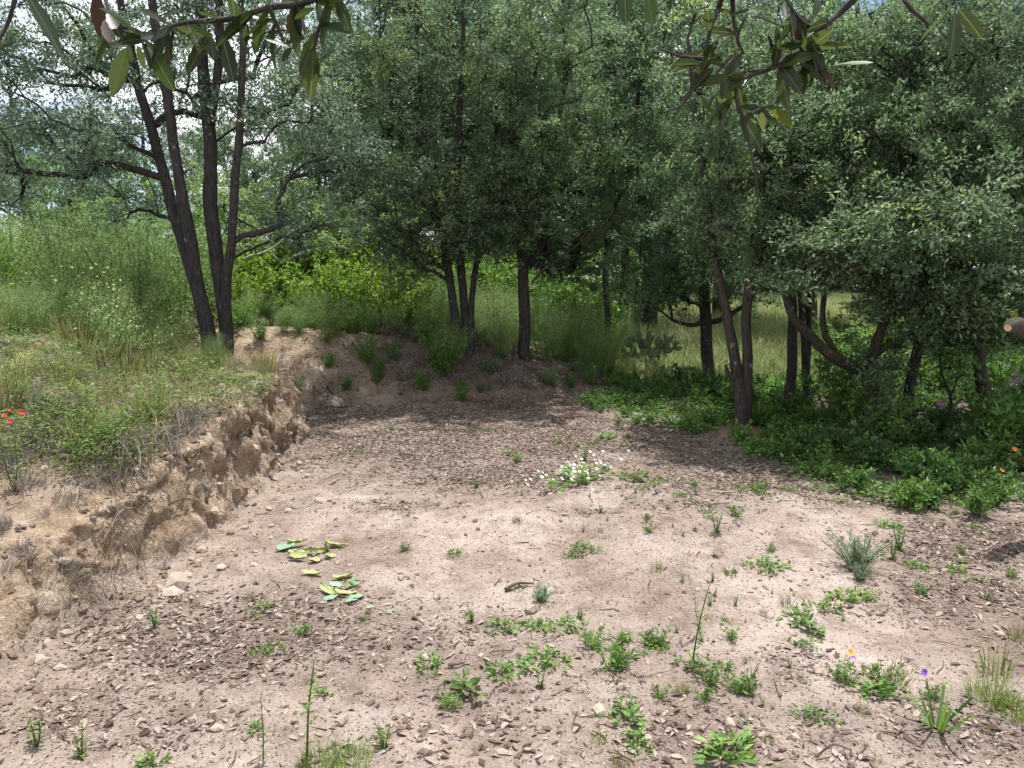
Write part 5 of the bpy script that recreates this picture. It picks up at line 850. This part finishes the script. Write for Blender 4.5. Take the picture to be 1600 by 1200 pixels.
add_flower(wobj['weed clump with an orange flower in the right foreground'], 'orange', [(-.01, -.03, .15)])
add_flower(wobj['large green weed clump in the right foreground'], 'purple', [(.14, .0, .12), (-.12, .02, .10)])
add_flower(wobj['tall thin feathery weed right of centre'], 'purple', [(-.05, -.02, .06)]); add_flower(wobj['fluffy bluish green fine-leaved weed near the right'], 'purple', [(.0, .0, .26)])
for i, (px, py, c, h, lab) in enumerate([(1553, 790, 'orange', .24, 'weed with a bright orange flower in the undergrowth at the right'), (1405, 668, 'pink', .42, 'weed with a large pink-purple flower beside the leaning trunk'), (1460, 690, 'pink', .34, 'weed with a pink flower right of the leaning trunk'), (1362, 715, 'pink', .16, 'low weed with a mauve flower in front of the crooked oak'), (1308, 712, 'purple', .2, 'weed with a small violet flower at the undergrowth edge'), (1575, 750, 'orange', .22, 'weed with a small orange flower near the right edge')]):
    q = G(px, py); o = place('flowering_weed', redw, q[:2], lab, 'weed', None, h / .42, 0, .03); add_flower(o, c, [(.02, 0, h + .01), (.045, .01, h)] if c == 'pink' else [(.02, 0, h + .01)])
wf = place('white_flowered_weed', W_['mat'][1], G(900, 752)[:2], 'patch of small white flowers at the back edge of the pale sand', 'weed', None, 1.6); rr = np.random.default_rng(4)
add_flower(wf, 'white', [(rr.normal(0, .2), rr.normal(0, .13), .05 + .05 * rr.random()) for _ in range(60)])
# large-leaved lily-like plant in the shade at the right
place('strap_leaved_plant', tuft_mesh('strap_leaved_plant', ['weed_grey'], .45, .04, 14, .035, .9, 19, curve=.6), G(1510, 690)[:2], 'pale long-leaved plant in the shade in front of the curving trunk', 'plant', None, 1.0)

# ------------------------------------------------------------------ overhanging branches close to the camera
def big_leaf(seed, mat):
    rng = np.random.default_rng(seed); nu = 9; V = []; c = rng.uniform(-.25, .35); tw = rng.uniform(-.5, .5); fo = rng.uniform(.15, .5)
    for i in range(nu):
        u = i / (nu - 1); w_ = .17 * math.sin(math.pi * min(1, u * .93 + .05)) ** .8 * (1 + (.10 if i % 2 else -.05)) if 0 < i < nu - 1 else .008; z = -c * u * u * .5
        for v in (-1, 0, 1): a = tw * u; V.append((u, v * w_ * math.cos(a) , z + abs(v) * w_ * fo + v * w_ * math.sin(a)))
    F = []
    for i in range(nu - 1):
        for j in (0, 1): a = i * 3 + j; F += [(a, a + 1, a + 4), (a, a + 4, a + 3)]
    mb = MB(); mb.add(np.array(V), np.array(F), 0, rng.random()); return mb.mesh('leaf', [mat], True)
BL = [big_leaf(s, 'over') for s in range(7)]; BY = [big_leaf(20 + s, 'over_yellow') for s in range(2)]; BB = [big_leaf(30 + s, 'over_brown') for s in range(2)]
def hanging_branch(label, Yd, twigs, leaf_list, extra, seed):
    rng = np.random.default_rng(seed); o0 = P(*twigs[0][0][:2], Yd); root = bpy.data.objects.new('overhanging_branch', None); C.objects.link(root); root.location = o0; tag(root, label, 'branch')
    lines = []
    for pts in twigs:
        yy = [Yd + (q[2] if len(q) > 2 else 0) for q in pts]; S = spline(np.array([P(q[0], q[1], b) for q, b in zip(pts, yy)]), 6); r0 = pts[0][3] if len(pts[0]) > 3 else .0045; mb = MB(); mb.add(*tube(S, np.linspace(r0, .0018, len(S)), 6)); link('twig', mb.mesh('twig', ['bark'], True, o0), root); lines.append(S)
    def put(b, t, mesh):
        d = t - b; L_ = np.linalg.norm(d); e = Vector(d).to_track_quat('X', 'Z').to_euler(); o = link('leaf', mesh, root, b - o0, (0, 0, 0), L_); q = Vector(d).to_track_quat('X', 'Z') @ __import__('mathutils').Quaternion((1, 0, 0), rng.uniform(-1.1, 1.1)); o.rotation_euler = q.to_euler()
    for (bx, by, tx, ty, c) in leaf_list:
        yd = Yd + rng.uniform(-.05, .05); put(P(bx, by, yd), P(tx, ty, yd + rng.uniform(-.03, .03)), {'g': BL, 'y': BY, 'b': BB}[c][rng.integers(0, 2 if c != 'g' else 7)])
    for (li, n_, u0, u1) in extra:
        S = lines[li]
        for q in range(n_):
            b = S[int(np.clip(rng.uniform(u0, u1), 0, .999) * len(S))]; d = unit(rng.normal(0, 1, 3) + np.array([0, 0, -.55])); put(b, b + d * rng.uniform(.05, .095), BL[rng.integers(0, 7)] if rng.random() > .04 else BB[0])
    return root
hanging_branch('leafy green branch hanging into the top left corner close by', 1.35,
    [[(700, -260, -.5, .007), (600, -60, -.1), (487, 0), (420, 12), (356, 30), (300, 34), (274, 40), (240, 58), (202, 71)], [(520, -10), (500, 40), (488, 80)], [(420, 12), (435, 45), (445, 68)], [(340, 32), (345, 50), (350, 58)], [(40, -120, -.2, .006), (30, -40), (18, 20), (0, 60), (-30, 100)], [(170, -150, -.3, .005), (160, -30), (175, 25), (205, 70)]],
    [(42, -10, 100, 86, 'g'), (198, 75, 175, 150, 'g'), (326, 56, 290, 116, 'g'), (347, 56, 366, 128, 'g'), (318, 48, 270, 62, 'g'), (330, 60, 333, 94, 'g'), (484, 82, 468, 120, 'g'), (487, 86, 500, 124, 'g'), (527, -5, 549, 54, 'g'), (518, -5, 522, 24, 'g'), (488, 60, 524, 55, 'g'), (415, 62, 452, 78, 'g'), (445, 70, 480, 62, 'g'), (420, 50, 398, 60, 'g'), (200, 70, 140, 88, 'g'), (205, 72, 150, 70, 'g'), (150, -10, 158, 60, 'b'), (170, 20, 190, 60, 'g'), (285, 15, 240, 36, 'g'), (390, 20, 392, 58, 'g'), (330, 20, 325, -20, 'g'), (345, 30, 310, 18, 'g'), (215, 72, 222, 108, 'g'), (460, 30, 490, 12, 'g'), (440, 5, 470, -10, 'g'), (206, 68, 214, 52, 'y'), (380, 60, 385, 40, 'g'), (165, 30, 172, 70, 'b'), (270, 5, 225, -8, 'g'), (455, 75, 440, 95, 'g')], [(0, 26, .2, .95), (5, 6, .2, .9), (1, 5, .1, 1), (2, 4, .1, 1)], 1)
hanging_branch('dark leafy branch hanging into the top right of the view close by', 1.5,
    [[(1480, -260, -.5, .008), (1400, -70, -.1), (1334, 0), (1281, 49), (1262, 75), (1235, 92), (1210, 105), (1169, 112)], [(1180, -150, -.3, .006), (1127, 0), (1109, 49), (1097, 109), (1082, 140), (1064, 165), (1037, 176)], [(1210, 105), (1160, 125), (1150, 150), (1161, 187), (1172, 230), (1180, 270), (1187, 330)], [(1160, -140, -.3, .006), (1145, 0), (1152, 60), (1163, 85)], [(1281, 49), (1255, 35), (1232, 5), (1220, -30)], [(1097, 92), (1065, 88), (1030, 76)], [(1161, 187), (1185, 172), (1205, 165)], [(1262, 75), (1275, 95), (1284, 110)]],
    [(1211, 163, 1226, 145, 'g'), (1205, 168, 1238, 198, 'y'), (1190, 175, 1192, 205, 'y'), (1200, 172, 1228, 165, 'g'), (1212, 40, 1216, 90, 'g'), (1300, 55, 1312, 98, 'g'), (1272, 60, 1278, 108, 'g'), (1262, 70, 1225, 75, 'g'), (1140, 25, 1182, 15, 'g'), (1096, 85, 1060, 105, 'g'), (1096, 100, 1055, 98, 'g'), (1120, 165, 1126, 185, 'b'), (1115, 120, 1150, 85, 'b'), (1098, 165, 1100, 195, 'b'), (1118, 150, 1120, 185, 'g'), (1180, 40, 1172, 65, 'g'), (1240, 40, 1205, 62, 'g'), (1225, 5, 1228, 30, 'g'), (1278, -5, 1275, 25, 'g'), (1062, 165, 1085, 175, 'g')], [(0, 16, .35, .99), (1, 10, .3, .95), (2, 9, .0, .5), (3, 9, .3, .99), (4, 7, .1, .9), (7, 4, .1, 1)], 2)
hanging_branch('small sprig of drooping leaves at the top edge toward the right', 1.4, [[(1400, -160, -.3, .006), (1405, -30), (1420, 10), (1446, 34), (1448, 45)], [(1500, -150, -.2, .004), (1492, -20), (1494, 14)]], [(1489, 10, 1434, 66, 'g'), (1492, 18, 1489, 92, 'g'), (1497, 14, 1536, 58, 'g'), (1446, 36, 1430, 60, 'g')], [], 3)
hanging_branch('three leaf tips hanging down at the top edge near the centre', 1.3, [[(1010, -120, -.2, .004), (1015, -40), (1060, -20), (1068, -10)]], [(1010, -20, 1020, 42, 'g'), (975, -30, 978, 40, 'g'), (1066, -12, 1070, 24, 'g')], [], 4)
